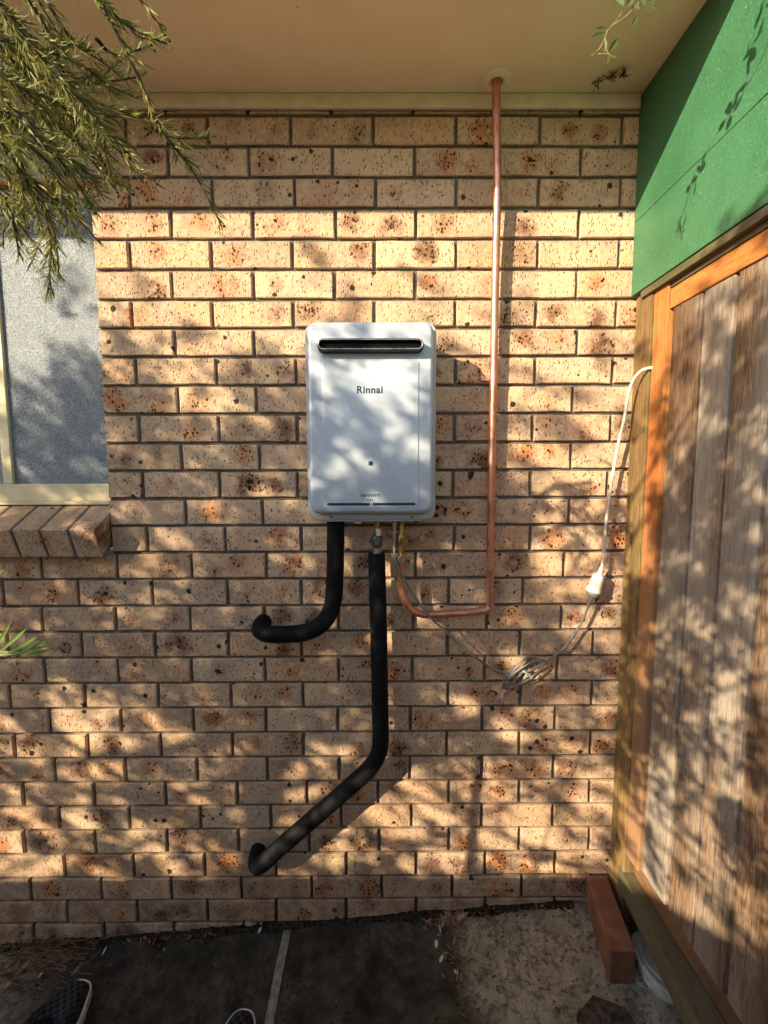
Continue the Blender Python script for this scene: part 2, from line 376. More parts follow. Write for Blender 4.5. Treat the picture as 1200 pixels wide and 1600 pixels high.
JR=[[-0.627, -0.387, -0.146, 0.093, 0.326, 0.583, 0.823], [-0.745, -0.506, -0.264, -0.023, 0.22, 0.465, 0.707, 0.947], [-0.626, -0.388, -0.143, 0.099, 0.344, 0.588, 0.828], [-0.743, -0.498, -0.256, -0.016, 0.222, 0.466, 0.709, 0.949], [-0.625, -0.381, -0.135, 0.103, 0.346, 0.589, 0.829], [-0.752, -0.508, -0.266, -0.021, 0.224, 0.469, 0.713, 0.953], [-0.63, -0.385, -0.141, 0.102, 0.346, 0.589, 0.829], [-0.754, -0.511, -0.267, -0.022, 0.223, 0.468, 0.712, 0.952], [-0.629, -0.388, -0.142, 0.104, 0.35, 0.596, 0.836], [-0.752, -0.506, -0.262, -0.018, 0.226, 0.47, 0.709, 0.949], [-0.627, -0.387, -0.143, 0.101, 0.345, 0.589, 0.829], [-0.751, -0.505, -0.262, -0.018, 0.225, 0.468, 0.711, 0.951], [-0.625, -0.382, -0.138, 0.105, 0.348, 0.591, 0.831], [-0.749, -0.509, -0.265, -0.022, 0.222, 0.466, 0.709, 0.949], [-0.619, -0.377, -0.135, 0.107, 0.349, 0.591, 0.831], [-0.744, -0.498, -0.256, -0.014, 0.228, 0.47, 0.71, 0.95], [-1.325, -1.085, -0.845, -0.608, -0.37, -0.133, 0.105, 0.343, 0.58, 0.82], [-1.214, -0.974, -0.736, -0.497, -0.26, -0.024, 0.213, 0.45, 0.69, 0.93], [-1.334, -1.094, -0.86, -0.62, -0.381, -0.141, 0.098, 0.337, 0.577, 0.817], [-1.212, -0.974, -0.737, -0.5, -0.263, -0.027, 0.21, 0.446, 0.685, 0.925], [-1.34, -1.1, -0.862, -0.623, -0.384, -0.144, 0.096, 0.333, 0.57, 0.81], [-1.219, -0.975, -0.736, -0.497, -0.261, -0.023, 0.214, 0.451, 0.687, 0.927], [-1.336, -1.096, -0.861, -0.623, -0.386, -0.149, 0.09, 0.328, 0.569, 0.809], [-1.217, -0.976, -0.735, -0.499, -0.264, -0.027, 0.211, 0.452, 0.689, 0.929], [-1.33, -1.09, -0.856, -0.619, -0.385, -0.146, 0.09, 0.329, 0.569, 0.809], [-1.203, -0.966, -0.727, -0.488, -0.255, -0.017, 0.221, 0.457, 0.693, 0.933], [-1.327, -1.087, -0.852, -0.615, -0.379, -0.142, 0.095, 0.332, 0.572, 0.812], [-1.212, -0.972, -0.731, -0.49, -0.251, -0.014, 0.222, 0.461, 0.698, 0.938], [-1.322, -1.082, -0.848, -0.607, -0.365, -0.127, 0.111, 0.346, 0.586, 0.826], [-1.204, -0.964, -0.725, -0.486, -0.246, -0.006, 0.235, 0.473, 0.713, 0.953], [-1.325, -1.085, -0.846, -0.605, -0.369, -0.129, 0.111, 0.349, 0.589, 0.829], [-1.205, -0.965, -0.723, -0.483, -0.243, -0.003, 0.237, 0.477, 0.717, 0.957]]
LEAVES= [([0.433, -0.5, 2.395], [0.446, -0.5, 2.38], 0.5), ([0.453, -0.5, 2.384], [0.464, -0.5, 2.395], 0.55), ([0.477, -0.5, 2.397], [0.486, -0.5, 2.383], 0.5), ([0.486, -0.5, 2.377], [0.509, -0.5, 2.376], 0.6), ([0.492, -0.5, 2.391], [0.508, -0.5, 2.395], 0.4), ([0.475, -0.5, 2.37], [0.463, -0.5, 2.345], 0.2), ([0.419, -0.5, 2.347], [0.398, -0.5, 2.346], 0.25), ([0.415, -0.5, 2.339], [0.39, -0.5, 2.328], 0.28), ([0.416, -0.5, 2.33], [0.417, -0.5, 2.307], 0.28), ([0.425, -0.5, 2.307], [0.44, -0.5, 2.329], 0.3), ([0.423, -0.5, 2.301], [0.421, -0.5, 2.284], 0.3), ([0.427, -0.5, 2.301], [0.439, -0.5, 2.296], 0.4), ([0.463, -0.5, 2.384], [0.476, -0.5, 2.375], 0.5)]
SHRUB=[([[-0.342, -0.909, 2.062], [-0.298, -0.892, 2.026], [-0.269, -0.883, 1.974], [-0.249, -0.865, 1.92], [-0.231, -0.844, 1.9], [-0.215, -0.829, 1.873], [-0.198, -0.826, 1.837]], 1), ([[-0.318, -0.91, 2.044], [-0.288, -0.897, 2.018], [-0.274, -0.876, 2.015], [-0.236, -0.868, 2.004]], 1), ([[-0.294, -0.846, 2.095], [-0.286, -0.828, 2.09], [-0.276, -0.819, 2.081], [-0.271, -0.797, 2.08]], 1), ([[-0.257, -0.849, 1.928], [-0.241, -0.843, 1.925], [-0.212, -0.819, 1.941]], 0), ([[-0.311, -0.874, 2.005], [-0.3, -0.856, 2.003], [-0.266, -0.843, 2.024]], 0), ([[-0.413, -0.932, 2.032], [-0.365, -0.921, 1.975], [-0.331, -0.91, 1.943], [-0.313, -0.889, 1.922], [-0.298, -0.871, 1.896], [-0.26, -0.863, 1.863]], 1), ([[-0.48, -0.864, 2.07], [-0.436, -0.847, 2.028], [-0.397, -0.823, 2.0], [-0.353, -0.807, 1.99], [-0.3, -0.797, 1.979]], 1), ([[-0.458, -0.894, 2.012], [-0.413, -0.879, 1.968], [-0.373, -0.872, 1.928], [-0.34, -0.862, 1.899], [-0.319, -0.838, 1.871]], 1), ([[-0.42, -0.939, 1.948], [-0.378, -0.927, 1.906], [-0.352, -0.914, 1.873], [-0.333, -0.896, 1.853], [-0.321, -0.88, 1.826]], 1), ([[-0.489, -0.864, 1.987], [-0.442, -0.848, 1.939], [-0.421, -0.831, 1.908], [-0.407, -0.809, 1.884], [-0.391, -0.799, 1.867]], 1), ([[-0.419, -0.938, 1.897], [-0.385, -0.924, 1.867], [-0.375, -0.906, 1.841], [-0.365, -0.895, 1.815], [-0.371, -0.88, 1.786], [-0.392, -0.86, 1.745]], 1), ([[-0.453, -0.887, 1.918], [-0.418, -0.865, 1.886], [-0.401, -0.852, 1.852], [-0.399, -0.832, 1.827], [-0.408, -0.816, 1.781]], 1), ([[-0.38, -0.957, 1.996], [-0.338, -0.942, 1.945], [-0.305, -0.932, 1.908], [-0.284, -0.912, 1.887], [-0.267, -0.903, 1.868]], 1), ([[-0.483, -0.839, 2.075], [-0.423, -0.828, 2.003], [-0.4, -0.811, 1.965], [-0.361, -0.802, 1.926], [-0.34, -0.784, 1.907]], 1), ([[-0.462, -0.877, 1.911], [-0.425, -0.874, 1.874], [-0.424, -0.852, 1.853], [-0.429, -0.838, 1.832]], 1), ([[-0.397, -0.921, 2.043], [-0.345, -0.91, 2.014], [-0.326, -0.893, 1.988], [-0.304, -0.887, 1.974]], 1), ([[-0.408, -0.922, 2.054], [-0.368, -0.905, 2.025], [-0.348, -0.891, 1.99], [-0.346, -0.876, 1.964], [-0.321, -0.861, 1.97], [-0.281, -0.839, 1.994]], 1), ([[-0.449, -0.91, 1.864], [-0.434, -0.883, 1.855], [-0.42, -0.872, 1.827], [-0.423, -0.859, 1.785]], 0), ([[-0.427, -0.917, 1.967], [-0.378, -0.909, 1.932], [-0.351, -0.883, 1.933], [-0.327, -0.87, 1.907], [-0.318, -0.856, 1.885]], 1), ([[-0.444, -0.89, 2.045], [-0.41, -0.87, 2.028], [-0.387, -0.856, 2.0], [-0.37, -0.842, 1.97], [-0.37, -0.823, 1.938]], 1), ([[-0.42, -0.928, 1.923], [-0.381, -0.917, 1.895], [-0.357, -0.899, 1.88], [-0.33, -0.89, 1.867], [-0.319, -0.875, 1.853]], 1), ([[-0.446, -0.896, 1.967], [-0.411, -0.88, 1.903], [-0.4, -0.862, 1.864], [-0.374, -0.849, 1.847], [-0.359, -0.839, 1.831]], 1), ([[-0.45, -0.877, 2.052], [-0.409, -0.855, 2.001], [-0.399, -0.833, 1.978], [-0.403, -0.82, 1.937], [-0.389, -0.81, 1.899]], 1), ([[-0.424, -0.911, 1.984], [-0.376, -0.9, 1.976], [-0.346, -0.885, 1.979], [-0.321, -0.872, 1.974], [-0.306, -0.844, 1.97]], 1), ([[-0.404, -0.943, 1.883], [-0.356, -0.936, 1.862], [-0.34, -0.916, 1.847], [-0.328, -0.907, 1.821]], 1)]
SPRIG= [([-0.409, -0.95, 1.342], [-0.371, -0.95, 1.372]), ([-0.399, -0.95, 1.342], [-0.362, -0.95, 1.362]), ([-0.392, -0.95, 1.341], [-0.364, -0.95, 1.354]), ([-0.386, -0.95, 1.34], [-0.35, -0.95, 1.359]), ([-0.382, -0.95, 1.339], [-0.343, -0.95, 1.348]), ([-0.396, -0.95, 1.342], [-0.351, -0.95, 1.351]), ([-0.412, -0.95, 1.345], [-0.389, -0.95, 1.378]), ([-0.426, -0.95, 1.343], [-0.386, -0.95, 1.342])]
rng = random.Random(11); nr = np.random.RandomState(5)
SL = .078                                   # the path falls towards the left
gz = lambda x: SL * max(-3.0, min(3.0, x))
# ================================================================ ground
g = MB(); xs = [-60, -20, -8, -3, -2, 0, 1, 3, 8, 20, 60]; ys = [-60, -20, -8, -4, -1.3, .35, 3, 20, 60]
g.add([(x, y, gz(x) - .05) for y in ys for x in xs], [(j*11+i, j*11+i+1, (j+1)*11+i+1, (j+1)*11+i) for j in range(8) for i in range(10)])
tag(g.obj('ground', MAT['soil']), kind='structure')
path = MB(); path.add([(x, y, gz(x) - .035) for y in (-1.75, .10) for x in (-2.9, 2.5)], [(0, 1, 3, 2)])
path = tag(path.obj('path', MAT['soil']), kind='structure')
def slab(x0, x1, y0=-1.7, y1=-.001):
    m = MB(); n = 10
    top = [(x0 + (x1-x0)*i/n, y1 if rng.random() < 0 else y1 - 0, 0) for i in range(n+1)]
    vs = []
    for (yy, dz) in ((y0, -.04), (y0, 0), (y1, 0), (y1, -.04)):
        for i in range(n+1):
            x = x0 + (x1-x0)*i/n; vs.append((x, yy, gz(x) + dz))
    k = n+1
    fs = [(j*k+i, j*k+i+1, (j+1)*k+i+1, (j+1)*k+i) for j in range(3) for i in range(n)]
    fs += [(0, k, 2*k, 3*k), (n, 3*k+n, 2*k+n, k+n)]
    return bevel(m.add(vs, fs).obj('concrete_slab', MAT['concrete'], path), .004, 2)
s1 = slab(-2.8, -.338); s2 = slab(-.318, 1.30); s3 = slab(1.31, 2.4)
s1['label'] = 'mossy brown concrete slab on the left'; s2['label'] = 'concrete slab stained black along its left half, deepened with painted shade'
jm = MB(); pts = []
for i in range(13):
    y = -.002 - 1.65 * i / 12; wv = rng.uniform(-.002, .002); pts += [(-.3405 + wv, y, gz(-.33) + .0035), (-.316 + wv + rng.uniform(-.002, .002), y, gz(-.33) + .0035)]
jm.add(pts, [(2*i, 2*i+1, 2*i+3, 2*i+2) for i in range(12)])
for i in range(12): pass
jm.obj('joint_strip', MAT['joint'], path)
# ================================================================ house
house = empty('brick_house', (0, 0, 0), 'cream speckled brick house wall under a flat painted soffit, with a frosted window at left', 'house')
wall = MB()
wall.box(-.857, 2.5, .010, .11, -.25, 2.75); wall.box(-3.2, -.857, .010, .11, -.35, 1.262)
wall = wall.obj('wall', MAT['mortar'], house); wall['label'] = 'raked grey brown mortar of the brick wall'
bounds = [2.648] + ZR
def brick_mesh(L, H, D=.10, seed=0, worn=1.0):
    r = random.Random(seed); n = 5; m = 2
    ring = []
    for i in range(n): ring.append((-L/2 + L*i/n, -H/2))
    for i in range(m): ring.append((L/2, -H/2 + H*i/m))
    for i in range(n): ring.append((L/2 - L*i/n, H/2))
    for i in range(m): ring.append((-L/2, H/2 - H*i/m))
    N = len(ring); A = []; B = []; Cc = []
    for (x, z) in ring:
        jx, jz = r.uniform(-.0011, .0011) * worn, r.uniform(-.0011, .0011) * worn
        A.append((x + jx - math.copysign(.0024, x), r.uniform(-.0004, .0004), z + jz - math.copysign(.0022, z)))
        B.append((x + jx, .0026 + r.uniform(-.0006, .0006), z + jz)); Cc.append((x, D, z))
    mb = MB(); mb.rings([Cc, B, A], cap0=False, cap1=True)
    return mb
full = []
for k in range(14):
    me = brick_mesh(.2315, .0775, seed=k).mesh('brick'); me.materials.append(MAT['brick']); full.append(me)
nb = 0; stuffb = MB()
for k in range(32):
    zt = bounds[k] - .0049; zb = (bounds[k+1] + .0049) if k < 31 else -.10
    if k == 0: zt = 2.640
    H = zt - zb; zc = (zt + zb) / 2
    js = JR[k]
    lo = -.8565 if k < 16 else -1.40
    edges = [j for j in js if j > lo + .03 and j < .80]
    if k < 16: starts = [lo - .0045] + edges
    else: starts = [edges[0] - .24] + edges if edges[0] - .24 > -1.56 else edges
    extra = [j for j in js if j >= .80]
    ends = starts[1:] + [(extra[0] if extra else starts[-1] + .24)]
    for a, b in zip(starts, ends):
        x0, x1 = a + .0052, b - .0052; L = x1 - x0
        dy = rng.uniform(-.0016, .0012)
        if abs(L - .2315) < .012:
            o = bpy.data.objects.new('brick', rng.choice(full)); C.objects.link(o); o.scale = (L/.2315, 1, H/.0775)
        else:
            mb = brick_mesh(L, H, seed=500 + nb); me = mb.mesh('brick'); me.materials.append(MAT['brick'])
            o = bpy.data.objects.new('brick', me); C.objects.link(o)
        o.location = ((x0+x1)/2, dy, zc + rng.uniform(-.0006, .0006)); o.parent = wall
        o.rotation_euler = (rng.uniform(-.003, .003), rng.uniform(-.0025, .0025), rng.uniform(-.004, .004)); nb += 1
    # bricks beyond the frame, joined
    x = ends[-1]
    while x < 2.4:
        q = brick_mesh(.231, H, seed=k); q.v = [(p[0] + x + .12, p[1], p[2] + zc) for p in q.v]; stuffb.add(q.v, q.f); x += .24
    if k >= 16:
        x = starts[0]
        while x > -3.0:
            q = brick_mesh(.231, H, seed=k+40); q.v = [(p[0] + x - .12, p[1], p[2] + zc) for p in q.v]; stuffb.add(q.v, q.f); x -= .24
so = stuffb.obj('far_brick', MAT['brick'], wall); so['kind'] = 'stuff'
# window
win = empty('window', (-1.2, .06, 1.9), None, None); link_child(win, house); win['label'] = 'cream framed window with frosted glass'
def part(mb, name, mat, parent=house, **k): return mb.obj(name, MAT[mat], parent, **k)
bevel(part(MB().box(-2.2, -.858, .045, .095, 1.437, 1.492), 'bottom_rail', 'frame', win), .002)
bevel(part(MB().box(-2.2, -.858, .030, .095, 1.426, 1.4365), 'drip_flange', 'frame', win), .002)
bevel(part(MB().box(-2.2, -.858, .045, .095, 2.360, 2.385), 'head_rail', 'frame', win), .002)
bevel(part(MB().box(-1.226, -1.196, .052, .093, 1.493, 2.359), 'mullion', 'frame', win), .002)
bevel(part(MB().box(-.868, -.8585, .047, .093, 1.493, 2.359), 'jamb', 'frame', win), .002)
pn = part(MB().box(-1.1955, -.8685, .062, .066, 1.4925, 2.3595), 'pane', 'glass', win)
pn2 = part(MB().box(-2.19, -1.2265, .060, .064, 1.4925, 2.3595), 'pane', 'glass', win)
# room seen dimly through the frosted glass
rm = MB(); rm.add([(-2.3, .1, 1.40), (-.80, .1, 1.40), (-.80, .1, 2.45), (-2.3, .1, 2.45), (-2.3, .42, 1.40), (-.80, .42, 1.40), (-.80, .42, 2.45), (-2.3, .42, 2.45)],
   [(4, 5, 6, 7), (0, 4, 7, 3), (1, 2, 6, 5), (0, 1, 5, 4), (3, 7, 6, 2)])
part(rm, 'room_recess', 'dark_inside')
wp = MB().box(-2.3, -.862, .030, .09, 2.398, 2.64); part(wp, 'infill_panel', 'panel')
part(MB().box(-2.3, -.862, .024, .09, 2.3855, 2.3975), 'head_flashing', 'orange_wood')
# sill of sloping bricks on edge
def sill_brick(x0, x1, seed):
    r = random.Random(seed)
    prof = [(-.080, 1.359), (.034, 1.4235), (.034, 1.33), (-.048, 1.2705)]
    n = lambda p, q: (p[0] + r.uniform(-.001, .001), p[1] + r.uniform(-.001, .001))
    vs = [(x0, *n(p, 0)) for p in prof] + [(x1, *n(p, 0)) for p in prof]
    m = MB().add(vs, [(0, 3, 2, 1), (4, 5, 6, 7), (0, 1, 5, 4), (1, 2, 6, 5), (2, 3, 7, 6), (3, 0, 4, 7)])
    xc = (x0 + x1) / 2
    return bevel(part(m, 'sill_brick', 'brick', house, origin=(xc, -.02, 1.345)), .003, 2)
x = -.858; i = 0
while x > -2.2:
    w_ = .076; sill_brick(x - w_, x, i); x -= w_ + .0085; i += 1
sm = MB().add([(-2.25, -.076, 1.3575), (-.862, -.076, 1.3575), (-.862, .034, 1.4195), (-2.25, .034, 1.4195), (-2.25, -.046, 1.2745), (-.862, -.046, 1.2745), (-.862, .034, 1.30), (-2.25, .034, 1.30)],
   [(0, 1, 2, 3), (0, 4, 5, 1), (4, 7, 6, 5), (1, 5, 6, 2), (0, 3, 7, 4)])
part(sm, 'sill_mortar', 'mortar')
# eave
bevel(part(MB().box(-3.2, 2.5, -.46, -.0025, 2.612, 2.620), 'soffit', 'soffit'), .001)
bevel(part(MB().box(-3.2, .750, -.0145, -.0035, 2.5715, 2.6115), 'cornice_strip', 'trim'), .0025)
bevel(part(MB().box(-3.2, 2.5, -.480, -.461, 2.603, 2.80), 'fascia', 'trim'), .002)
gt = MB(); gp = [(-.481, 2.79), (-.481, 2.672), (-.53, 2.667), (-.585, 2.68), (-.598, 2.72), (-.598, 2.795), (-.59, 2.795), (-.59, 2.72), (-.575, 2.69), (-.53, 2.675), (-.489, 2.68), (-.489, 2.79)]
gt.rings([[(xx, a, b) for a, b in gp] for xx in (-3.2, 2.5)]); part(gt, 'gutter', 'trim')
rf = MB().add([(-3.2, -.58, 2.81), (2.5, -.58, 2.81), (2.5, .6, 3.25), (-3.2, .6, 3.25), (-3.2, -.58, 2.84), (2.5, -.58, 2.84), (2.5, .6, 3.28), (-3.2, .6, 3.28)],
   [(0, 3, 2, 1), (4, 5, 6, 7), (0, 1, 5, 4), (2, 3, 7, 6), (1, 2, 6, 5), (3, 0, 4, 7)]); part(rf, 'roof', 'red_clay')
ring = MB(); prof = [(.0165, 2.6115), (.0165, 2.603), (.026, 2.601), (.029, 2.6035), (.0315, 2.603), (.036, 2.6055), (.0385, 2.609), (.0395, 2.6115)]
ring.rings([[(.321 + r_ * math.cos(a), -.060 + r_ * math.sin(a), z_) for a in [2 * math.pi * k / 40 for k in range(40)]] for r_, z_ in prof], cap0=False, cap1=False)
part(ring, 'cover_plate', 'soffit', smooth=True)
# ================================================================ water heater
hx, hz = -.0300, 1.665
heater = empty('water_heater', (hx, 0, hz), 'silver white wall mounted gas water heater with slot vent near its top', 'water heater')
def rr(hw, dzt, dzb, r, y): # top and bottom given separately
    zt, zb = dzt, dzb; return rrect(hx, (zt+zb)/2, hw, (zt-zb)/2, r, y)
case = MB(); case.rings([rr(.168, 1.925, 1.40, .015, -.012), rr(.170, 1.927, 1.398, .018, -.10), rr(.1805, 1.9365, 1.3935, .026, -.112), rr(.1815, 1.9375, 1.3925, .027, -.128), rr(.1795, 1.9355, 1.3945, .026, -.1335), rr(.1715, 1.930, 1.405, .022, -.1345)], cap0=True, cap1=True)
case.obj('case', MAT['heater_side'], heater, smooth=True, auto=35)
br = MB().box(-.16, .10, -.012, .002, 1.934, 1.955); bevel(br.obj('wall_bracket', MAT['heater_side'], heater), .002)
cov = MB()
cov.rings([rr(.1700, 1.9285, 1.4115, .024, -.1350), rr(.1695, 1.928, 1.413, .024, -.160), rr(.1675, 1.926, 1.4165, .024, -.170), rr(.1635, 1.9225, 1.422, .022, -.1762), rr(.1585, 1.918, 1.428, .020, -.178)], cap0=False)
cov.obj('front_cover', MAT['heater'], heater, smooth=True, auto=60)
fp = MB(); fp.rings([rrect(-.030, 1.626, .1300, .1965, .004, -.1775), rrect(-.030, 1.626, .1292, .1957, .004, -.1792), rrect(-.030, 1.626, .1275, .194, .004, -.1797)], cap0=False)
fp.obj('centre_panel', MAT['heater'], heater, smooth=True, auto=50)
# vent
vent = MB(); vent.rings([rrect(-.0295, 1.8600, .1400, .0168, .0163, -.1778, 8), rrect(-.0295, 1.8600, .1395, .0164, .0160, -.200, 8), rrect(-.0295, 1.8600, .1385, .0155, .0150, -.2025, 8), rrect(-.0295, 1.8600, .1335, .0108, .0105, -.2025, 8), rrect(-.0295, 1.8600, .1328, .0102, .0100, -.1805, 8)], cap0=False, cap1=True)
vent = vent.obj('vent', MAT['black_plastic'], heater, smooth=True, auto=40)
rim = MB(); rp = rrect(-.0295, 1.8610, .1360, .0118, .0116, -.2030, 8); rim.tube([Vector(p) for p in rp] + [Vector(rp[0])], .0012, 6, caps=False)
rim.obj('vent_rim', MAT['silver'], vent, smooth=True)
for dz in (-.0025, .0025): MB().box(-.160, .101, -.190, -.187, 1.8600 + dz - .0007, 1.8600 + dz + .0007).obj('vent_slat', MAT['black_plastic'], vent)
for cx_, hw_ in ((-.0925, .0590), (.0325, .0590)):
    sl = MB(); sl.rings([rrect(cx_, 1.4405, hw_, .0040, .0038, -.1782), rrect(cx_, 1.4405, hw_ - .0005, .0036, .0034, -.1803)], cap0=False); sl.obj('lower_slot', MAT['ink'], heater)
lg = MB().box(-.0365, -.0255, -.1806, -.1796, 1.5465, 1.5575); lg.obj('square_logo', MAT['ink'], heater)
for sx in (-.147, .085):
    for sz_ in (1.4005, 1.9325):
        sc_ = MB(); sc_.rings([[(sx + r_ * math.cos(a), y_, sz_ + r_ * .8 * math.sin(a)) for a in [2 * math.pi * k / 12 for k in range(12)]] for r_, y_ in ((.0034, -.134), (.0034, -.1362), (.0022, -.1372))], cap0=False); sc_.obj('screw', MAT['green_brass'], heater)
# box of fittings under the case
bevel(MB().box(-.175, .115, -.125, -.03, 1.3865, 1.3975).obj('base_plate', MAT['heater_side'], heater), .002)
bevel(MB().box(-.080, -.062, -.115, -.095, 1.3785, 1.3860).obj('drain_cap', MAT['white_plastic'], heater), .001)
def lettering(txt, size, x, z, name='lettering', bold=0.0, sp=1.0, y=-.1800):
    cu = bpy.data.curves.new(name, 'FONT'); cu.body = txt; cu.size = size; cu.align_x = 'CENTER'; cu.align_y = 'CENTER'; cu.extrude = .0003
    cu.offset = bold; cu.space_character = sp
    o = bpy.data.objects.new('tmp', cu); C.objects.link(o); bpy.context.view_layer.update()
    me = bpy.data.meshes.new_from_object(o.evaluated_get(bpy.context.evaluated_depsgraph_get())); bpy.data.objects.remove(o)
    me.materials.clear(); me.materials.append(MAT['ink']); me.name = name
    o = bpy.data.objects.new(name, me); C.objects.link(o); o.location = (x, y, z); o.rotation_euler = (R(90), 0, 0); link_child(o, heater); return o
lettering('Rinnai', .0265, -.0325, 1.7475, bold=.0006, sp=1.08)
lettering('INFINITY', .0112, -.033, 1.4640, bold=.0003, sp=1.22)
lettering('A26', .0085, -.033, 1.4525, bold=.0002, sp=1.4)
# ================================================================ lagged pipes
def pipe_bands(path, mb_name, mat, parent, pos, rad, wd=.012):
    pass
pa = empty('lagged_pipe', (-.14, -.075, 1.37), 'short black foam lagged pipe curving left into the brick wall below the heater', 'pipe', 'black foam lagged water pipes below the heater')
A = [(-.139, -.075, 1.385), (-.141, -.075, 1.30), (-.144, -.075, 1.205), (-.152, -.075, 1.128), (-.180, -.075, 1.073), (-.231, -.075, 1.042), (-.300, -.075, 1.034), (-.352, -.074, 1.036), (-.377, -.060, 1.042), (-.384, -.035, 1.047), (-.384, .004, 1.048)]
def lag(P_, r0):
    sp_ = smooth_path(P_, 7); rr_ = [r0 + rng.uniform(-.0005, .0005) for _ in sp_]; return MB().tube(sp_, rr_, 20)
lag(A, .0262).obj('foam_sleeve', MAT['foam'], pa, smooth=True, auto=60)
MB().tube([(-.139, -.075, 1.384), (-.139, -.075, 1.3975)], .013, 12).obj('brass_nut', MAT['brass'], pa, smooth=True, auto=40)
pb = empty('lagged_pipe', (-.02, -.07, 1.36), 'long black foam lagged pipe dropping from the heater and slanting left to the wall base', 'pipe', 'black foam lagged water pipes below the heater')
B = [(-.018, -.070, 1.284), (-.015, -.070, 1.16), (-.012, -.070, 1.013), (-.009, -.070, .80), (-.008, -.070, .698), (-.016, -.070, .640), (-.050, -.070, .587), (-.120, -.070, .520), (-.244, -.070, .407), (-.345, -.070, .314), (-.392, -.069, .268), (-.413, -.056, .252), (-.422, -.03, .252), (-.424, .004, .254)]
lag(B, .0262).obj('foam_sleeve', MAT['foam'], pb, smooth=True, auto=60)
v = MB(); v.tube([(-.016, -.072, 1.282), (-.016, -.072, 1.300)], .0135, 6); v.obj('valve_nut', MAT['steel'], pb)
v = MB(); v.tube([(-.016, -.072, 1.300), (-.016, -.072, 1.309), (-.016, -.072, 1.334), (-.016, -.072, 1.345)], [.012, .0165, .0165, .011], 14); v.tube([(-.031, -.074, 1.322), (-.040, -.074, 1.322)], .006, 8); v.tube([(-.018, -.074, 1.322), (-.018, -.099, 1.322)], .0085, 10)
v.obj('valve_body', MAT['green_brass'], pb, smooth=True, auto=40)
MB().tube([(-.011, -.088, 1.340), (-.011, -.088, 1.360)], .0078, 12).obj('valve_cap', MAT['white_plastic'], pb, smooth=True, auto=40)
MB().tube([(-.016, -.072, 1.345), (-.016, -.072, 1.3975)], .009, 10).obj('valve_stem', MAT['brass'], pb, smooth=True, auto=40)
# ================================================================ copper gas pipe
cp = empty('copper_pipe', (.335, -.03, 1.1), 'bare copper gas pipe running from the soffit down and round to the heater', 'pipe')
V = smooth_path([(.3205, -.060, 2.625), (.3225, -.058, 2.52), (.331, -.048, 2.36), (.3335, -.040, 2.25), (.334, -.035, 2.119), (.3355, -.031, 1.79), (.335, -.030, 1.502), (.337, -.030, 1.202), (.3385, -.030, 1.120)], 5)
MB().tube(V, .0114, 16).obj('riser', MAT['copper'], cp, smooth=True, auto=50)
Hh = smooth_path([(.316, -.032, 1.092), (.262, -.040, 1.0885), (.204, -.046, 1.087), (.150, -.052, 1.0865), (.118, -.056, 1.090), (.084, -.061, 1.110), (.063, -.066, 1.150), (.055, -.070, 1.200), (.055, -.073, 1.262)], 6)
MB().tube(Hh, .0114, 16).obj('bent_run', MAT['copper'], cp, smooth=True, auto=50)
el = smooth_path([(.3385, -.030, 1.135), (.3385, -.030, 1.115), (.3365, -.030, 1.102), (.328, -.031, 1.0945), (.306, -.033, 1.0925)], 4)
MB().tube(el, .0132, 16).obj('elbow', MAT['copper'], cp, smooth=True, auto=50)
cl = MB(); cl.tube([(.3355, -.031, 1.803), (.3355, -.031, 1.817)], .0132, 16); cl.box(.300, .3355, -.018, -.010, 1.803, 1.817); cl.tube([(.304, -.020, 1.810), (.304, .003, 1.810)], .005, 8)
cl.obj('pipe_clip', MAT['copper'], cp, smooth=True, auto=40)
gcv = MB(); gcv.tube([(.056, -.074, 1.255), (.056, -.074, 1.277)], .0128, 6); gcv.obj('flare_nut', MAT['steel'], cp)
gcv = MB(); gcv.tube([(.058, -.074, 1.277), (.058, -.074, 1.290), (.058, -.074, 1.306), (.058, -.074, 1.336), (.058, -.074, 1.352), (.058, -.074, 1.3975)], [.008, .008, .012, .0135, .007, .009], 12); gcv.obj('gas_valve', MAT['brass'], cp, smooth=True, auto=40)
tv = MB(); tv.tube([(.061 + .011 * math.cos(a), -.100, 1.322 + .011 * math.sin(a)) for a in [2 * math.pi * k / 20 for k in range(21)]], .0024, 6, caps=False); tv.box(.0595, .0625, -.101, -.086, 1.285, 1.311); tv.tube([(.061, -.102, 1.322), (.061, -.084, 1.322)], .005, 8)
tv.obj('valve_handle', MAT['brass'], cp, smooth=True, auto=40)
tl = MB().tube([(.040, -.072, 1.300), (.041, -.072, 1.345)], .006, 8); tl.obj('test_point', MAT['red_clay'], cp)
# ================================================================ cords
gc = empty('power_cord', (.036, -.075, 1.37), 'grey power cord sagging from the heater to a tied coil and its plug', 'power cord')
cd = smooth_path([(.036, -.078, 1.3975), (.036, -.078, 1.32), (.037, -.082, 1.27), (.048, -.088, 1.242), (.082, -.084, 1.176), (.138, -.070, 1.094), (.204, -.052, 1.024), (.287, -.040, .948), (.350, -.032, .902), (.400, -.030, .888), (.450, -.032, .890), (.492, -.034, .908), (.572, -.034, .967), (.610, -.034, 1.022), (.634, -.036, 1.072), (.645, -.038, 1.110)], 6)
MB().tube(cd, .0036, 10).obj('cord', MAT['grey_cord'], gc, smooth=True)
gl = MB().tube([(.036, -.078, 1.3975), (.036, -.078, 1.372), (.036, -.078, 1.371), (.036, -.078, 1.345), (.036, -.078, 1.344), (.036, -.078, 1.31)], [.008, .008, .006, .006, .0075, .005], 10); gl.obj('cord_gland', MAT['steel'], gc, smooth=True, auto=40)
co = MB(); cx_, cz_ = .428, .8745
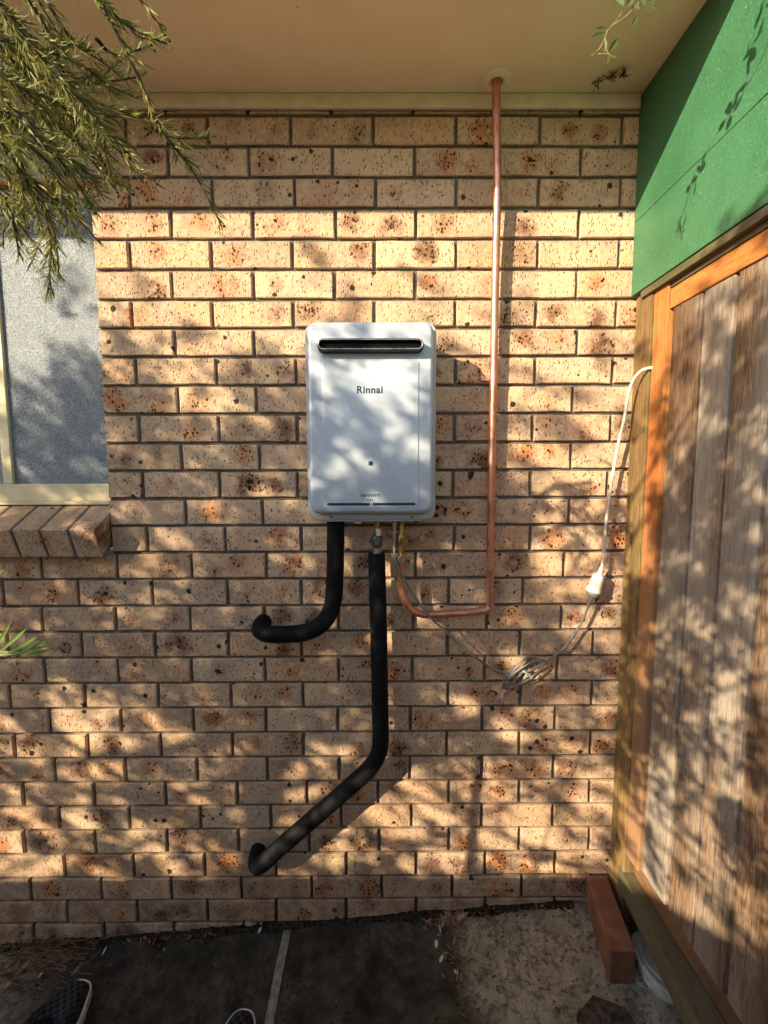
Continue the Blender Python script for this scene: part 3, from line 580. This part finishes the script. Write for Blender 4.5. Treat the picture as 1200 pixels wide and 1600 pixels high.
for k in range(4):
    la, lb = (.085, .070, .060, .075)[k], (.020, .027, .014, .024)[k]; ang = R((57, 44, 50, 35)[k]); ox, oz = ((-.006, -.012), (.010, .008), (.004, .018), (.022, .012))[k]
    pts = [(cx_ + ox + la * math.cos(a) * math.cos(ang) - lb * math.sin(a) * math.sin(ang), -.020 - .006 * k - .003 * math.sin(a), cz_ + oz + la * math.cos(a) * math.sin(ang) + lb * math.sin(a) * math.cos(ang)) for a in [2 * math.pi * j / 28 for j in range(29)]]
    co.tube(pts, .0032, 8)
co.obj('coil', MAT['grey_cord'], gc, smooth=True)
tie = MB(); tie.tube([(.444, -.050, .878), (.454, -.052, .896), (.462, -.046, .886), (.470, -.044, .872), (.476, -.042, .884)], .0017, 6); tie.tube([(.454, -.052, .896), (.440, -.050, .903)], .0017, 6); tie.obj('cable_tie', MAT['white_plastic'], gc)
dv = Vector((.035, 0, .118)).normalized(); p0 = Vector((.644, -.038, 1.104))
def along(prof, base, n=20):
    return MB().tube([base + dv * a for a, r_ in prof], [r_ for a, r_ in prof], n)
along([(0, .0045), (.012, .006), (.030, .0085), (.033, .013), (.040, .0195), (.044, .0205), (.0445, .0185), (.048, .0185)], p0).obj('plug', MAT['grey_cord'], gc, smooth=True, auto=35)
wc = empty('extension_lead', (.69, -.035, 1.3), 'white extension lead hanging from behind the gate post to a white socket', 'extension lead')
along([(.0485, .0195), (.052, .0225), (.060, .0225), (.0615, .0205), (.088, .0185), (.104, .0175), (.109, .012), (.112, .0072), (.130, .0062), (.131, .005), (.142, .0045)], p0).obj('socket', MAT['white_plastic'], wc, smooth=True, auto=35)
for k in range(5):
    pass
pe = p0 + dv * .135
wp_ = smooth_path([pe, (.6875, -.036, 1.29), (.690, -.034, 1.35), (.694, -.034, 1.41), (.703, -.034, 1.50), (.714, -.038, 1.60), (.727, -.044, 1.684), (.730, -.052, 1.745), (.735, -.066, 1.790), (.745, -.082, 1.812), (.757, -.094, 1.820), (.782, -.100, 1.822)], 6)
MB().tube(wp_, .0044, 10).obj('cord', MAT['white_cord'], wc, smooth=True)
# ================================================================ timber gate / fence at right
fence = empty('timber_fence', (.78, -.3, .1), 'tall weathered paling fence at right with orange timber frame against the brick wall', 'fence')
def board(name, mat, x0, x1, y0, y1, z0, z1, label=None, bv=.0025, seg=1, lean=0.0):
    c = ((x0+x1)/2, (y0+y1)/2, (z0+z1)/2); m = MB()
    n = 8; r = random.Random(int(abs(y0) * 1000 + z0 * 77)); rings_ = []
    for i in range(n + 1):
        z = z0 + (z1 - z0) * i / n; a = r.uniform(-.0008, .0008); b = r.uniform(-.0011, .0011); e = lean * i / n
        rings_.append([(x0 + a, y0 + b + e, z), (x1 + a, y0 + b + e, z), (x1 + a, y1 + b + e, z), (x0 + a, y1 + b + e, z)])
    m.rings(rings_); o = m.obj(name, MAT[mat], fence, origin=c)
    if bv: bevel(o, bv, 2)
    if label: o['label'] = label
    return o
board('post', 'post', .768, .860, -.040, -.004, .04, 2.052, 'greenish treated post beside the brick wall')
board('post', 'post', .766, .860, -.092, -.0425, .04, 2.052, 'greenish treated post beside the stile')
board('stile', 'orange_wood', .770, .805, -.158, -.094, .318, 2.034, 'orange timber gate stile with a knot')
rl = MB().box(.774, .806, -1.75, -.160, 1.962, 2.014); ro = rl.obj('top_rail', MAT['orange_wood_h'], fence, origin=(.79, -.95, 1.988)); bevel(ro, .002); ro['label'] = 'orange horizontal top rail'
yy = -.160; k = 0
ws = [.118, .104, .108, .112, .106, .110, .108, .112, .106, .110, .109, .112, .108]
for wd in ws:
    m_ = 'paling' if k in (0, 1, 3, 6, 9) else 'paling_grey'
    if k == 2: m_ = 'paling'
    board('paling', m_, .778 + rng.uniform(-.0015, .0015), .795, yy - wd, yy - .0105, .332 + rng.uniform(-.004, .006), 1.9605, bv=.002, lean=rng.uniform(-.001, .001)); yy -= wd; k += 1
board('back_rail', 'brown_board', .797, .84, -1.6, -.16, .55, .62)
board('back_rail', 'brown_board', .797, .84, -1.6, -.16, 1.45, 1.52)
# boards under the palings
pb_ = MB().box(.797, .820, -1.75, -.095, .10, .345); pbo = pb_.obj('plinth_board', MAT['brown_board_h'], fence, origin=(.80, -.9, .22)); bevel(pbo, .002)
# bottom rail: its top widens towards the camera as the gate hangs a little open
def prism(top, z0, z1, name, mat, par=fence, bv=.003):
    n = len(top); m = MB(); m.add([(a, b, z0) for a, b in top] + [(a, b, z1) for a, b in top], [tuple(range(n))[::-1], tuple(range(n, 2*n))] + [(i, (i+1) % n, n + (i+1) % n, n + i) for i in range(n)])
    c = (sum(p[0] for p in top)/n, sum(p[1] for p in top)/n, (z0+z1)/2); o = m.obj(name, MAT[mat], par, origin=c); bevel(o, bv, 2); return o
prism([(.764, -.060), (.660, -1.30), (.796, -1.30), (.796, -.060)], .180, .252, 'bottom_rail', 'dark_rail_h')
prism([(.835, -.010), (.80, -1.30), (.87, -1.30), (.875, -.010)], .03, .178, 'ground_beam', 'dark_rail_h')
# ================================================================ green boards
gb = empty('green_fascia_boards', (.77, -.3, 2.3), 'green painted boards filling the gap above the timber fence', 'green board')
def gboard(z0, z1, x0, name='green_board', mat='green'):
    m = MB(); n = 14; r = random.Random(int(z0 * 100)); rr_ = []
    for i in range(n+1):
        y = -.0015 - 1.75 * i / n; a = r.uniform(-.0007, .0007)
        rr_.append([(x0 + a, y, z0), (x0 + a, y, z1), (x0 + .02, y, z1), (x0 + .02, y, z0)])
    m.rings(rr_); o = m.obj(name, MAT[mat], gb); bevel(o, .0012, 2); return o
gboard(2.2625, 2.6105, .7525); gboard(2.052, 2.2617, .7532)
bevel(MB().box(.7735, .80, -1.75, -.045, 2.017, 2.2).obj('backing_batten', MAT['dark_rail_h'], gb, origin=(.787, -.9, 2.1)), .002)
bevel(MB().box(.757, .7735, -1.75, -.045, 2.030, 2.0505).obj('bottom_bead', MAT['dark_rail_h'], gb, origin=(.765, -.9, 2.04)), .002)
# ================================================================ red brick and white cap on the path
rb = MB().add([(.650, -.248, .052), (.722, -.250, .052), (.752, -.012, .058), (.688, -.010, .058), (.650, -.248, .160), (.722, -.250, .160), (.756, -.014, .166), (.686, -.012, .166)],
   [(0, 3, 2, 1), (4, 5, 6, 7), (0, 1, 5, 4), (1, 2, 6, 5), (2, 3, 7, 6), (3, 0, 4, 7)])
rbo = rb.obj('red_brick', MAT['red_clay'], None, origin=(.70, -.13, .055)); bevel(rbo, .004, 2); tag(rbo, 'loose red clay brick lying on edge against the wall corner', 'brick')
wcp = MB(); cxx, cyy = .803, -.225
prof = [(.066, .058), (.066, .074), (.063, .077), (.072, .079), (.073, .095), (.069, .099), (.062, .100), (.059, .098), (.050, .0975), (.047, .0995), (.040, .0995), (.037, .097), (.02, .097)]
wcp.rings([[(cxx + r_ * .80 * math.cos(a), cyy + r_ * 1.22 * math.sin(a), z_ + .02 * math.cos(a) * -.2) for a in [2 * math.pi * k / 48 for k in range(48)]] for r_, z_ in prof])
wo = wcp.obj('drain_cap', MAT['dirty_plastic'], None, smooth=True, origin=(cxx, cyy, .06), auto=35); tag(wo, 'dusty white plastic ribbed cap wedged under the fence beside the red brick', 'cap')
st = prism([(.520, -.330), (.585, -.285), (.660, -.315), (.690, -.420), (.56, -.45)], .045, .068, 'paver_piece', 'dark_paver', None); tag(st, 'flat dark broken paver lying at the bottom edge near the fence', 'paver')
# ================================================================ shoes
def shoe(loc, rot, label, L=.292, Wd=.112):
    root = empty('shoe', loc, label, 'shoe', 'pair of black slip on shoes on the path'); root.rotation_euler = (0, 0, rot)
    def outline(s, z, n=36):
        out = []
        for k in range(n):
            a = 2 * math.pi * k / n; c, s_ = math.cos(a), math.sin(a)
            y = (L/2) * math.copysign(abs(s_) ** .86, s_); t = (y / L + .5)
            wv = (.40 + .13 * math.sin(math.pi * min(1, t * 1.15) ** 1.6) - .06 * math.exp(-((t - .42) / .16) ** 2)) * Wd
            out.append((wv * math.copysign(abs(c) ** .72, c) * s, y * (1 - (1 - s) * .35), z))
        return out
    m = MB(); m.rings([outline(.97, 0), outline(1.0, .003), outline(1.0, .028), outline(.985, .031), outline(.93, .031)]); o = m.obj('sole', MAT['rubber'], None, smooth=True, auto=40); o.parent = root
    u = MB(); rs = []
    for k in range(7):
        t = k / 6; s = .925 * (1 - .10 * t - .20 * t * t)
        rg = []
        for (x_, y_, z_) in outline(s, 0):
            tt = y_ / L + .5; h = .027 + t * (.030 + .030 * max(0, min(1, (.75 - tt) / .5)))
            rg.append((x_, y_ * (1 - .05 * t), h))
        rs.append(rg)
    u.rings(rs, cap0=False, cap1=False)
    last = rs[-1]; n = len(last); ctr = []
    inner = [(x_ * .62, -.035 + y_ * .55, .052 + .012 * max(0, .5 - y_ / L)) for x_, y_, z_ in last]
    b = len(u.v); u.v += inner; base0 = 6 * n
    u.f += [(base0 + k, base0 + (k+1) % n, b + (k+1) % n, b + k) for k in range(n)]
    low = [(x_, y_, .032) for x_, y_, z_ in inner]; b2 = len(u.v); u.v += low; u.f += [(b + k, b + (k+1) % n, b2 + (k+1) % n, b2 + k) for k in range(n)] + [tuple(b2 + k for k in range(n))]
    o = u.obj('canvas_upper', MAT['checker'], None, smooth=True); o.parent = root
    e = MB(); e.tube([Vector(p) + Vector((0, 0, .001)) for p in inner] + [Vector(inner[0]) + Vector((0, 0, .001))], .003, 6, caps=False); o = e.obj('collar', MAT['canvas'], None, smooth=True); o.parent = root
    return root
shoe((-.960, -.300, gz(-.96) + .001), R(-12), 'black checked slip on shoe with cream sole edge, at the lower left corner', L=.31, Wd=.155)
shoe((-.405, -.415, gz(-.40) + .001), R(-3), 'black slip on shoe whose cream rubber toe tip just shows at the bottom edge', L=.31, Wd=.14)
# ================================================================ leaves & shrubs
def leaf_geo(mb, base, tip, wd, up, bend=.15, seg=2):
    base, tip = Vector(base), Vector(tip); d = tip - base; L = d.length
    if L < 1e-6: return
    side = d.cross(up)
    if side.length < 1e-6: side = d.orthogonal()
    side.normalize(); nrm = side.cross(d).normalized()
    prof = [(0, .12), (.25, .8), (.5, 1.0), (.78, .7), (1, .04)] if seg > 2 else [(0, .25), (.45, 1.0), (1, .08)]
    vs = []
    for t, w_ in prof:
        c = base + d * t + nrm * (bend * L * t * t) ; vs += [c - side * wd * .5 * w_ + nrm * wd * .18 * w_, c, c + side * wd * .5 * w_ + nrm * wd * .18 * w_]
    n = len(prof); fs = []
    for i in range(n - 1):
        fs += [(3*i, 3*i+1, 3*i+4, 3*i+3), (3*i+1, 3*i+2, 3*i+5, 3*i+4)]
    mb.add(vs, fs)
def needle(mb, base, d, L, wd, bend):
    side = d.cross(bend)
    if side.length < 1e-6: side = d.orthogonal()
    side.normalize(); m = base + d * L * .5 + bend * L * .05; t = base + d * L + bend * L * .22
    mb.add([base - side * wd * .3, base + side * wd * .3, m + side * wd * .5, m - side * wd * .5, t], [(0, 1, 2, 3), (3, 2, 4)])
def rv(r): 
    while True:
        v_ = Vector((r.uniform(-1, 1), r.uniform(-1, 1), r.uniform(-1, 1)))
        if .05 < v_.length < 1: return v_.normalized()
shrub = empty('needle_leaf_shrub', (-.55, -1.0, 2.2), 'drooping olive green needle leaved shrub branch hanging in at the upper left', 'shrub')
need = MB(); r = random.Random(4)
def needles_on(pts, dens=900, Lr=(.012, .023), wd=.0017):
    for a, b in zip(pts[:-1], pts[1:]):
        seg = b - a; n = max(1, int(seg.length * dens + r.random())); t = seg.normalized()
        for _ in range(n):
            p = a + seg * r.random(); o = rv(r); o = (o - t * o.dot(t)).normalized(); d = (t * r.uniform(.45, 1.1) + o * r.uniform(.4, .9)).normalized()
            needle(need, p, d, r.uniform(*Lr), wd * r.uniform(.8, 1.25), (-o + Vector((0, 0, .3))) * r.uniform(-.4, .8))
for bi, (pts, main) in enumerate(SHRUB):
    sp_ = smooth_path(pts, 5); n = len(sp_)
    rad = [.0019 * (1 - .75 * i / n) + .0003 for i in range(n)]
    bo = MB().tube(sp_, rad, 6).obj('branch', MAT['bark'], shrub, smooth=True)
    needles_on(sp_[2:], 620 if main else 760)
    bulk = bi >= 5
    # side twigs
    tot = sum((sp_[i+1] - sp_[i]).length for i in range(n-1)); cnt = int(tot / (.0150 if bulk else .030))
    tw = MB()
    for _ in range(cnt):
        i = r.randrange(1, n - 2); t = (sp_[i+1] - sp_[i]).normalized(); o = rv(r); o.y *= 1.2
        d = (t * .9 + o * .65 + Vector((.1, 0, -.25))).normalized(); L = r.uniform(.025, .062) * (1.1 if bulk else .55) * (1 - .5 * i / n)
        q = [sp_[i] + d * L * k / 3 + Vector((0, 0, -.12 * L * (k / 3) ** 2)) for k in range(4)]
        tw.tube(q, [.0008, .0007, .0005, .0003], 4, caps=False); needles_on(q, 520 if bulk else 560, (.010, .019), .0015)
    if tw.v: tw.obj('twig', MAT['bark'], bo)['kind'] = 'stuff'
fo = need.obj('foliage', MAT['needle'], shrub); fo['kind'] = 'stuff'
# little dark seed heads at some tips
bd = MB()
for pts, main in SHRUB[:16]:
    e = Vector(pts[-1])
    for _ in range(2):
        c = e + rv(r) * .004; bd.tube([c, c + Vector((.0012, 0, -.0012)), c + Vector((.0024, 0, -.0024))], [.0006, .0016, .0006], 6)
bd.obj('seed_head', MAT['debris'], shrub)['kind'] = 'stuff'
# stem that carries the shrub, outside the frame
MB().tube(smooth_path([(-1.25, -1.25, -.14), (-1.15, -1.2, .8), (-1.0, -1.12, 1.6), (-.78, -1.05, 2.1), (-.46, -.93, 2.10)], 5), [.016 - .0005 * k for k in range(21)], 8).obj('trunk', MAT['bark'], shrub, smooth=True)
# sprig at left
sg = empty('green_sprig', (-.43, -.95, 1.34), 'small bright green leaf sprig poking in at the left edge', 'plant')
for a, b in SPRIG:
    m = MB(); leaf_geo(m, a, b, .0042, Vector((0, -1, .2)), .06, 3); m.obj('leaf', MAT['sprig'], sg)
MB().tube(smooth_path([(-.385, -.95, 1.340), (-.42, -.955, 1.342), (-.52, -1.0, 1.30), (-.8, -1.1, .9), (-1.1, -1.22, .1), (-1.2, -1.25, -.13)], 4), [.0016] * 6 + [.003] * 15, 6).obj('stem', MAT['vine_stem'], sg, smooth=True)
# vine at upper right
vn = empty('leafy_vine', (.5, -.52, 2.4), 'thin vine tip with small oval leaves hanging below the soffit at upper right', 'vine')
stems = [[[.502, -.690, 2.80], [.500, -.69, 2.62], [.502, -.673, 2.50], [.510, -.60, 2.44], [.482, -.5, 2.4], [.463, -.5, 2.377], [.45, -.5, 2.365], [.423, -.5, 2.347], [.416, -.5, 2.33], [.409, -.5, 2.316], [.393, -.5, 2.3]],
  [[.448, -.5, 2.378], [.435, -.5, 2.359], [.423, -.5, 2.347]], [[.405, -.5, 2.304], [.425, -.5, 2.304]], [[.416, -.5, 2.33], [.419, -.501, 2.315], [.425, -.5, 2.303], [.440, -.5, 2.296]]]
for s_ in stems: MB().tube(smooth_path(s_, 4), .0008, 6).obj('stem', MAT['vine_stem'], vn, smooth=True)
for a, b, wv in LEAVES:
    a, b = Vector(a), Vector(b); m = MB(); L = (b - a).length; leaf_geo(m, a, b + Vector((0, r.uniform(-.004, .004), 0)), L * wv * 1.45, Vector((r.uniform(-.3, .3), -1, r.uniform(-.2, .5))), .12, 3); m.obj('leaf', MAT['vine_leaf'], vn)
ex = [(.505, -.62, 2.52), (.498, -.66, 2.58), (.512, -.60, 2.46), (.50, -.68, 2.66), (.514, -.57, 2.43)]
for c in ex:
    for _ in range(6):
        a = Vector(c) + rv(r) * .012; d = rv(r) * .026; m = MB(); leaf_geo(m, a, a + d, .015, rv(r), .1, 3); m.obj('leaf', MAT['vine_leaf'], vn)
# the vine's other shoot: the one whose shadow falls on the green boards
path2 = [Vector(p) for p in [(.4935, -.482, 2.290), (.505, -.52, 2.318), (.510, -.56, 2.345), (.506, -.60, 2.40), (.503, -.64, 2.47)]]
# ================================================================ neighbour's steel fence and the tree behind the camera
nf = empty('steel_boundary_fence', (-3, -2.6, gz(-3)), 'cream ribbed steel boundary fence standing behind the photographer', 'fence')
for i in range(5):
    x0 = -8.6 + i * 2.36; m = MB(); pts = []; n = 48; H = .14 + .65 * 2.6
    for k in range(n + 1):
        xx = x0 + 2.28 * k / n; yy_ = -2.6 + (.012 if (k // 2) % 2 else -.012); pts += [(xx, yy_, gz(xx) - .05), (xx, yy_, H)]
    m.add(pts, [(2*k, 2*k+2, 2*k+3, 2*k+1) for k in range(n)]); m.obj('fence_sheet', MAT['steel_fence'], nf)
    bevel(MB().box(x0 - .07, x0, -2.63, -2.57, gz(x0) - .05, H + .01).obj('fence_post', MAT['steel_fence'], nf), .004)
    bevel(MB().box(x0, x0 + 2.28, -2.622, -2.578, H - .035, H + .004).obj('top_cap', MAT['steel_fence'], nf), .004)
tree = empty('garden_tree', (-3.3, -2.35, -.25), 'leafy garden tree behind the photographer that dapples the wall with shade', 'tree')
nr = np.random.RandomState(21)
LV = []; ctrs = []
def tau(u, v_):
    # the crown is thick in the middle, thin at its top and low down, and opens towards the right
    v2 = v_ + .26 * np.interp(u, [-.1, .5], [0, 1]) * np.interp(v_, [1.2, 1.5], [0, 1])
    a = np.interp(v2, [-.3, .12, .30, .55, .85, 1.25, 1.55, 1.75, 1.9, 2.0, 2.3, 2.6], TAU)
    return a * np.interp(u, [-2, -.3, .2, .8, 1.4, 2.2], [1.15, 1.1, 1.0, .95, .85, .8])
area = (4.7) * (2.9); LA = 4.6e-4 * .85
# twigs: short drooping sprays of leaves; where a spray hangs decides where its shade falls
ntw = int(TWN)
tries = 0; Dv = np.array([1.2, 1.0, -.65])
while len(ctrs) < ntw and tries < 200000:
    tries += 1
    u, v_ = nr.uniform(-2.3, 2.4), nr.uniform(-.3, 2.6)
    big = .5 + .5 * math.sin(u * 5.1 + v_ * 3.3 + 1.3) * math.sin(v_ * 6.7 - u * 2.9 + .4)
    if .48 < u < .95 and 1.12 < v_ < 1.62: continue      # a gap: the sun reaches the drooping shrub here
    if nr.rand() < tau(u, v_) / 2.6 * (.25 + 1.45 * big): 
        t = max(nr.uniform(1.5, 2.2), (u + .55) / 1.2); ctrs.append((np.array([u, 0, v_]) - t * Dv))
ctrs = np.array(ctrs)
vv_, ff_ = [], []; nv = 0
for c in ctrs:
    d = np.array([.62, nr.uniform(-.5, .5), -.62]) + nr.normal(0, .35, 3); d /= np.linalg.norm(d); L = nr.uniform(.08, .22); n = int(nr.uniform(30, 62))
    s_ = nr.rand(n); P0 = c + np.outer(s_ - .5, d) * L + nr.normal(0, .0095, (n, 3))
    dirs = d * nr.uniform(.2, 1.0, (n, 1)) + nr.normal(0, .6, (n, 3)); dirs /= np.linalg.norm(dirs, axis=1)[:, None]
    sd_ = np.cross(dirs, nr.normal(0, 1, (n, 3))); sd_ /= np.linalg.norm(sd_, axis=1)[:, None]
    l_ = nr.uniform(.018, .036, (n, 1)); w_ = l_ * nr.uniform(.34, .50, (n, 1))
    q = np.stack([P0, P0 + dirs * l_ * .5 - sd_ * w_ * .5, P0 + dirs * l_, P0 + dirs * l_ * .5 + sd_ * w_ * .5], 1).reshape(-1, 3)
    vv_.append(q); ff_.append(np.arange(nv, nv + 4 * n).reshape(-1, 4)); nv += 4 * n
vv_ = np.concatenate(vv_); ff_ = np.concatenate(ff_)
me = bpy.data.meshes.new('crown'); me.from_pydata(vv_.tolist(), [], ff_.tolist()); me.materials.append(MAT['leaf'])
o = bpy.data.objects.new('crown', me); C.objects.link(o); link_child(o, tree); o['kind'] = 'stuff'
tk = smooth_path([(-3.3, -2.35, -.4), (-3.28, -2.34, .6), (-3.2, -2.3, 1.3), (-3.12, -2.25, 1.8), (-3.0, -2.2, 2.2), (-2.9, -2.15, 2.5)], 4)
MB().tube(tk, [.075 - .003 * i for i in range(len(tk))], 12).obj('trunk', MAT['bark'], tree, smooth=True)
lm = MB()
for k in range(60):
    c = Vector(ctrs[nr.randint(len(ctrs))]); s0 = tk[nr.randint(8, len(tk))]; mid = s0.lerp(c, .5) + Vector((0, 0, .04 * nr.rand())); q = smooth_path([s0, mid, c], 4)
    lm.tube(q, [.010 * (1 - .85 * i / len(q)) + .0015 for i in range(len(q))], 6)
lm.obj('limb', MAT['bark'], tree, smooth=True)
# ================================================================ small stuff on the ground and soffit
def dead_leaf(mb, x, y, L, a, z=None, curl=.3):
    z = gz(x) + .004 if z is None else z; d = Vector((math.cos(a), math.sin(a), r.uniform(0, .35))); leaf_geo(mb, (x, y, z), Vector((x, y, z)) + d * L, L * r.uniform(.25, .5), Vector((r.uniform(-.4, .4), r.uniform(-.4, .4), 1)), curl, 3)
dl = MB()
def pile(n, cx, cy, sx, sy, L=(.008, .026)):
    for _ in range(n): dead_leaf(dl, r.gauss(cx, sx), min(-.004, r.gauss(cy, sy)), r.uniform(*L), r.uniform(0, 6.28))
pile(70, .20, -.025, .04, .015); pile(60, .215, -.13, .022, .07); pile(40, -.75, -.02, .12, .012); pile(120, -1.15, -.05, .12, .05, (.01, .04)); pile(45, .62, -.10, .02, .08, (.006, .016)); pile(60, .1, -.2, .6, .15, (.003, .009)); pile(40, .45, -.012, .15, .006)
pile(260, -.2, -.006, .75, .006, (.003, .010)); pile(120, .50, -.012, .12, .012, (.003, .010))
tag(dl.obj('leaf_litter', MAT['dry_leaf']), 'scattered dry leaf litter and pale flakes on the concrete path', 'leaf litter', kind='stuff')
dm = MB(); nn_ = 260; rs3 = random.Random(31); pr = []
wid = [.010 + .016 * abs(math.sin(i * .13) * math.sin(i * .047 + 1)) + rs3.uniform(0, .006) for i in range(nn_)]
for i in range(nn_):
    x = -1.9 + 2.55 * i / (nn_ - 1); h_ = wid[i] * rs3.uniform(.35, .65); pr += [(x, .004, gz(x) + h_ + .003), (x, -wid[i] * .45, gz(x) + h_ * .6 + .003), (x, -wid[i], gz(x) + .0005)]
dm.add(pr, [(3*i, 3*i+1, 3*i+4, 3*i+3) for i in range(nn_-1)] + [(3*i+1, 3*i+2, 3*i+5, 3*i+4) for i in range(nn_-1)])
tag(dm.obj('dirt_line', MAT['dirt']), 'dark damp dirt packed along the foot of the brick wall', 'dirt', kind='stuff')
mu = MB()
for _ in range(150):
    x = r.gauss(-1.18, .10); y = min(-.01, -abs(r.gauss(.03, .06))); a = r.uniform(-.6, 1.3); L = r.uniform(.03, .13); p = Vector((x, y, gz(x) + r.uniform(.004, .03)))
    q = [p, p + Vector((math.cos(a), math.sin(a) * .6, r.uniform(-.05, .25))) * L * .5, p + Vector((math.cos(a), math.sin(a) * .6, r.uniform(-.1, .15))) * L]; mu.tube(q, .0011, 4)
tag(mu.obj('dry_stalks', MAT['twig']), 'tangle of dry brown stalks on the ground at the lower left corner', 'dry stalks', kind='stuff')
for (x, y, L, a, lb) in ((.232, -.030, .055, .5, 'large curled pinkish brown dead leaf at the foot of the wall'), ):
    m = MB(); cx_, cy_, cz_ = x, y, gz(x) + .012
    n = 22; rim_ = []
    for k in range(n):
        t = 2 * math.pi * k / n; rad = L * (.62 + .30 * math.cos(3 * t + .5) * .6 + .12 * math.cos(7 * t)) ; rim_.append((cx_ + rad * math.cos(t) * 1.1, cy_ + rad * .55 * math.sin(t), cz_ + .014 * math.cos(2 * t) + .010 * math.sin(t) + .006 * math.cos(7 * t)))
    m.add([(cx_, cy_, cz_)] + rim_, [(0, 1 + k, 1 + (k + 1) % n) for k in range(n)]); m.tube([(cx_ - .01, cy_, cz_), (cx_ - .06, cy_ - .012, cz_ - .006)], .0012, 5)
    tag(m.obj('dead_leaf', MAT['dry_leaf2'], None, origin=(cx_, cy_, gz(cx_))), lb, 'dead leaf')
for x, y, L, a, lb in ((-.425, -.028, .018, 1.2, 'pale dry leaf flake by the wall left of the joint strip'), (.166, -.118, .022, 1.4, 'pale dry flake on the black stained concrete, middle one of the scatter'),
        (.172, -.160, .020, .9, 'pale dry flake on the black stained concrete, nearest the camera'), (.196, -.055, .016, 1.5, 'pale dry flake lying just below the curled dead leaf'), (.618, -.036, .013, 0, 'round whitish flake on the concrete beside the red brick')):
    m = MB(); leaf_geo(m, (0, 0, 0), (math.cos(a) * L, math.sin(a) * L, .004), L * .55, Vector((0, 0, 1)), .2, 3); o = m.obj('dry_flake', MAT['dirty_plastic']); o.location = (x, y, gz(x) + .006)
    tag(o, lb, 'dry leaf', 'pale dry flakes on the path')
cw = MB(); rs_ = random.Random(9)
cen = [Vector((.628, -.078, 2.605)), Vector((.655, -.090, 2.603)), Vector((.640, -.075, 2.606)), Vector((.600, -.058, 2.607))]
for c in cen:
    for _ in range(12):
        p = c + rv(rs_) * .008; p.z = min(p.z, 2.6095); q = p + rv(rs_) * .018; q.z = min(q.z, 2.6095); cw.tube([p, p.lerp(q, .5) + Vector((0, .002, -.002)), q], .0008, 4)
cw.tube([(.655, -.105, 2.604), (.657, -.088, 2.600), (.653, -.070, 2.604)], [.001, .0045, .0006], 6)
cw.tube([(.590, -.045, 2.608), (.612, -.062, 2.606), (.628, -.078, 2.604)], .0009, 4)
tag(cw.obj('cobweb_clump', MAT['debris']), 'brown cobweb and leaf scraps stuck under the soffit near the green boards', 'cobweb')
# green leaves standing behind the frosted pane
for nm, pts in (('a', [(-1.155, .10, 1.60), (-1.158, .10, 1.66), (-1.150, .105, 1.73)]), ('b', [(-1.075, .10, 1.615), (-1.085, .10, 1.66), (-1.12, .105, 1.70)])):
    m = MB().tube(smooth_path(pts, 4), [.004] + [.013 if nm == 'b' else .008] * 7 + [.003], 8)
    if nm == 'a': pl = empty('indoor_plant', (-1.11, .10, 1.60), 'two bright green leaf blades dimly seen through the frosted window', 'plant')
    m.obj('leaf_blade', MAT['bright_leaf'], pl, smooth=True)
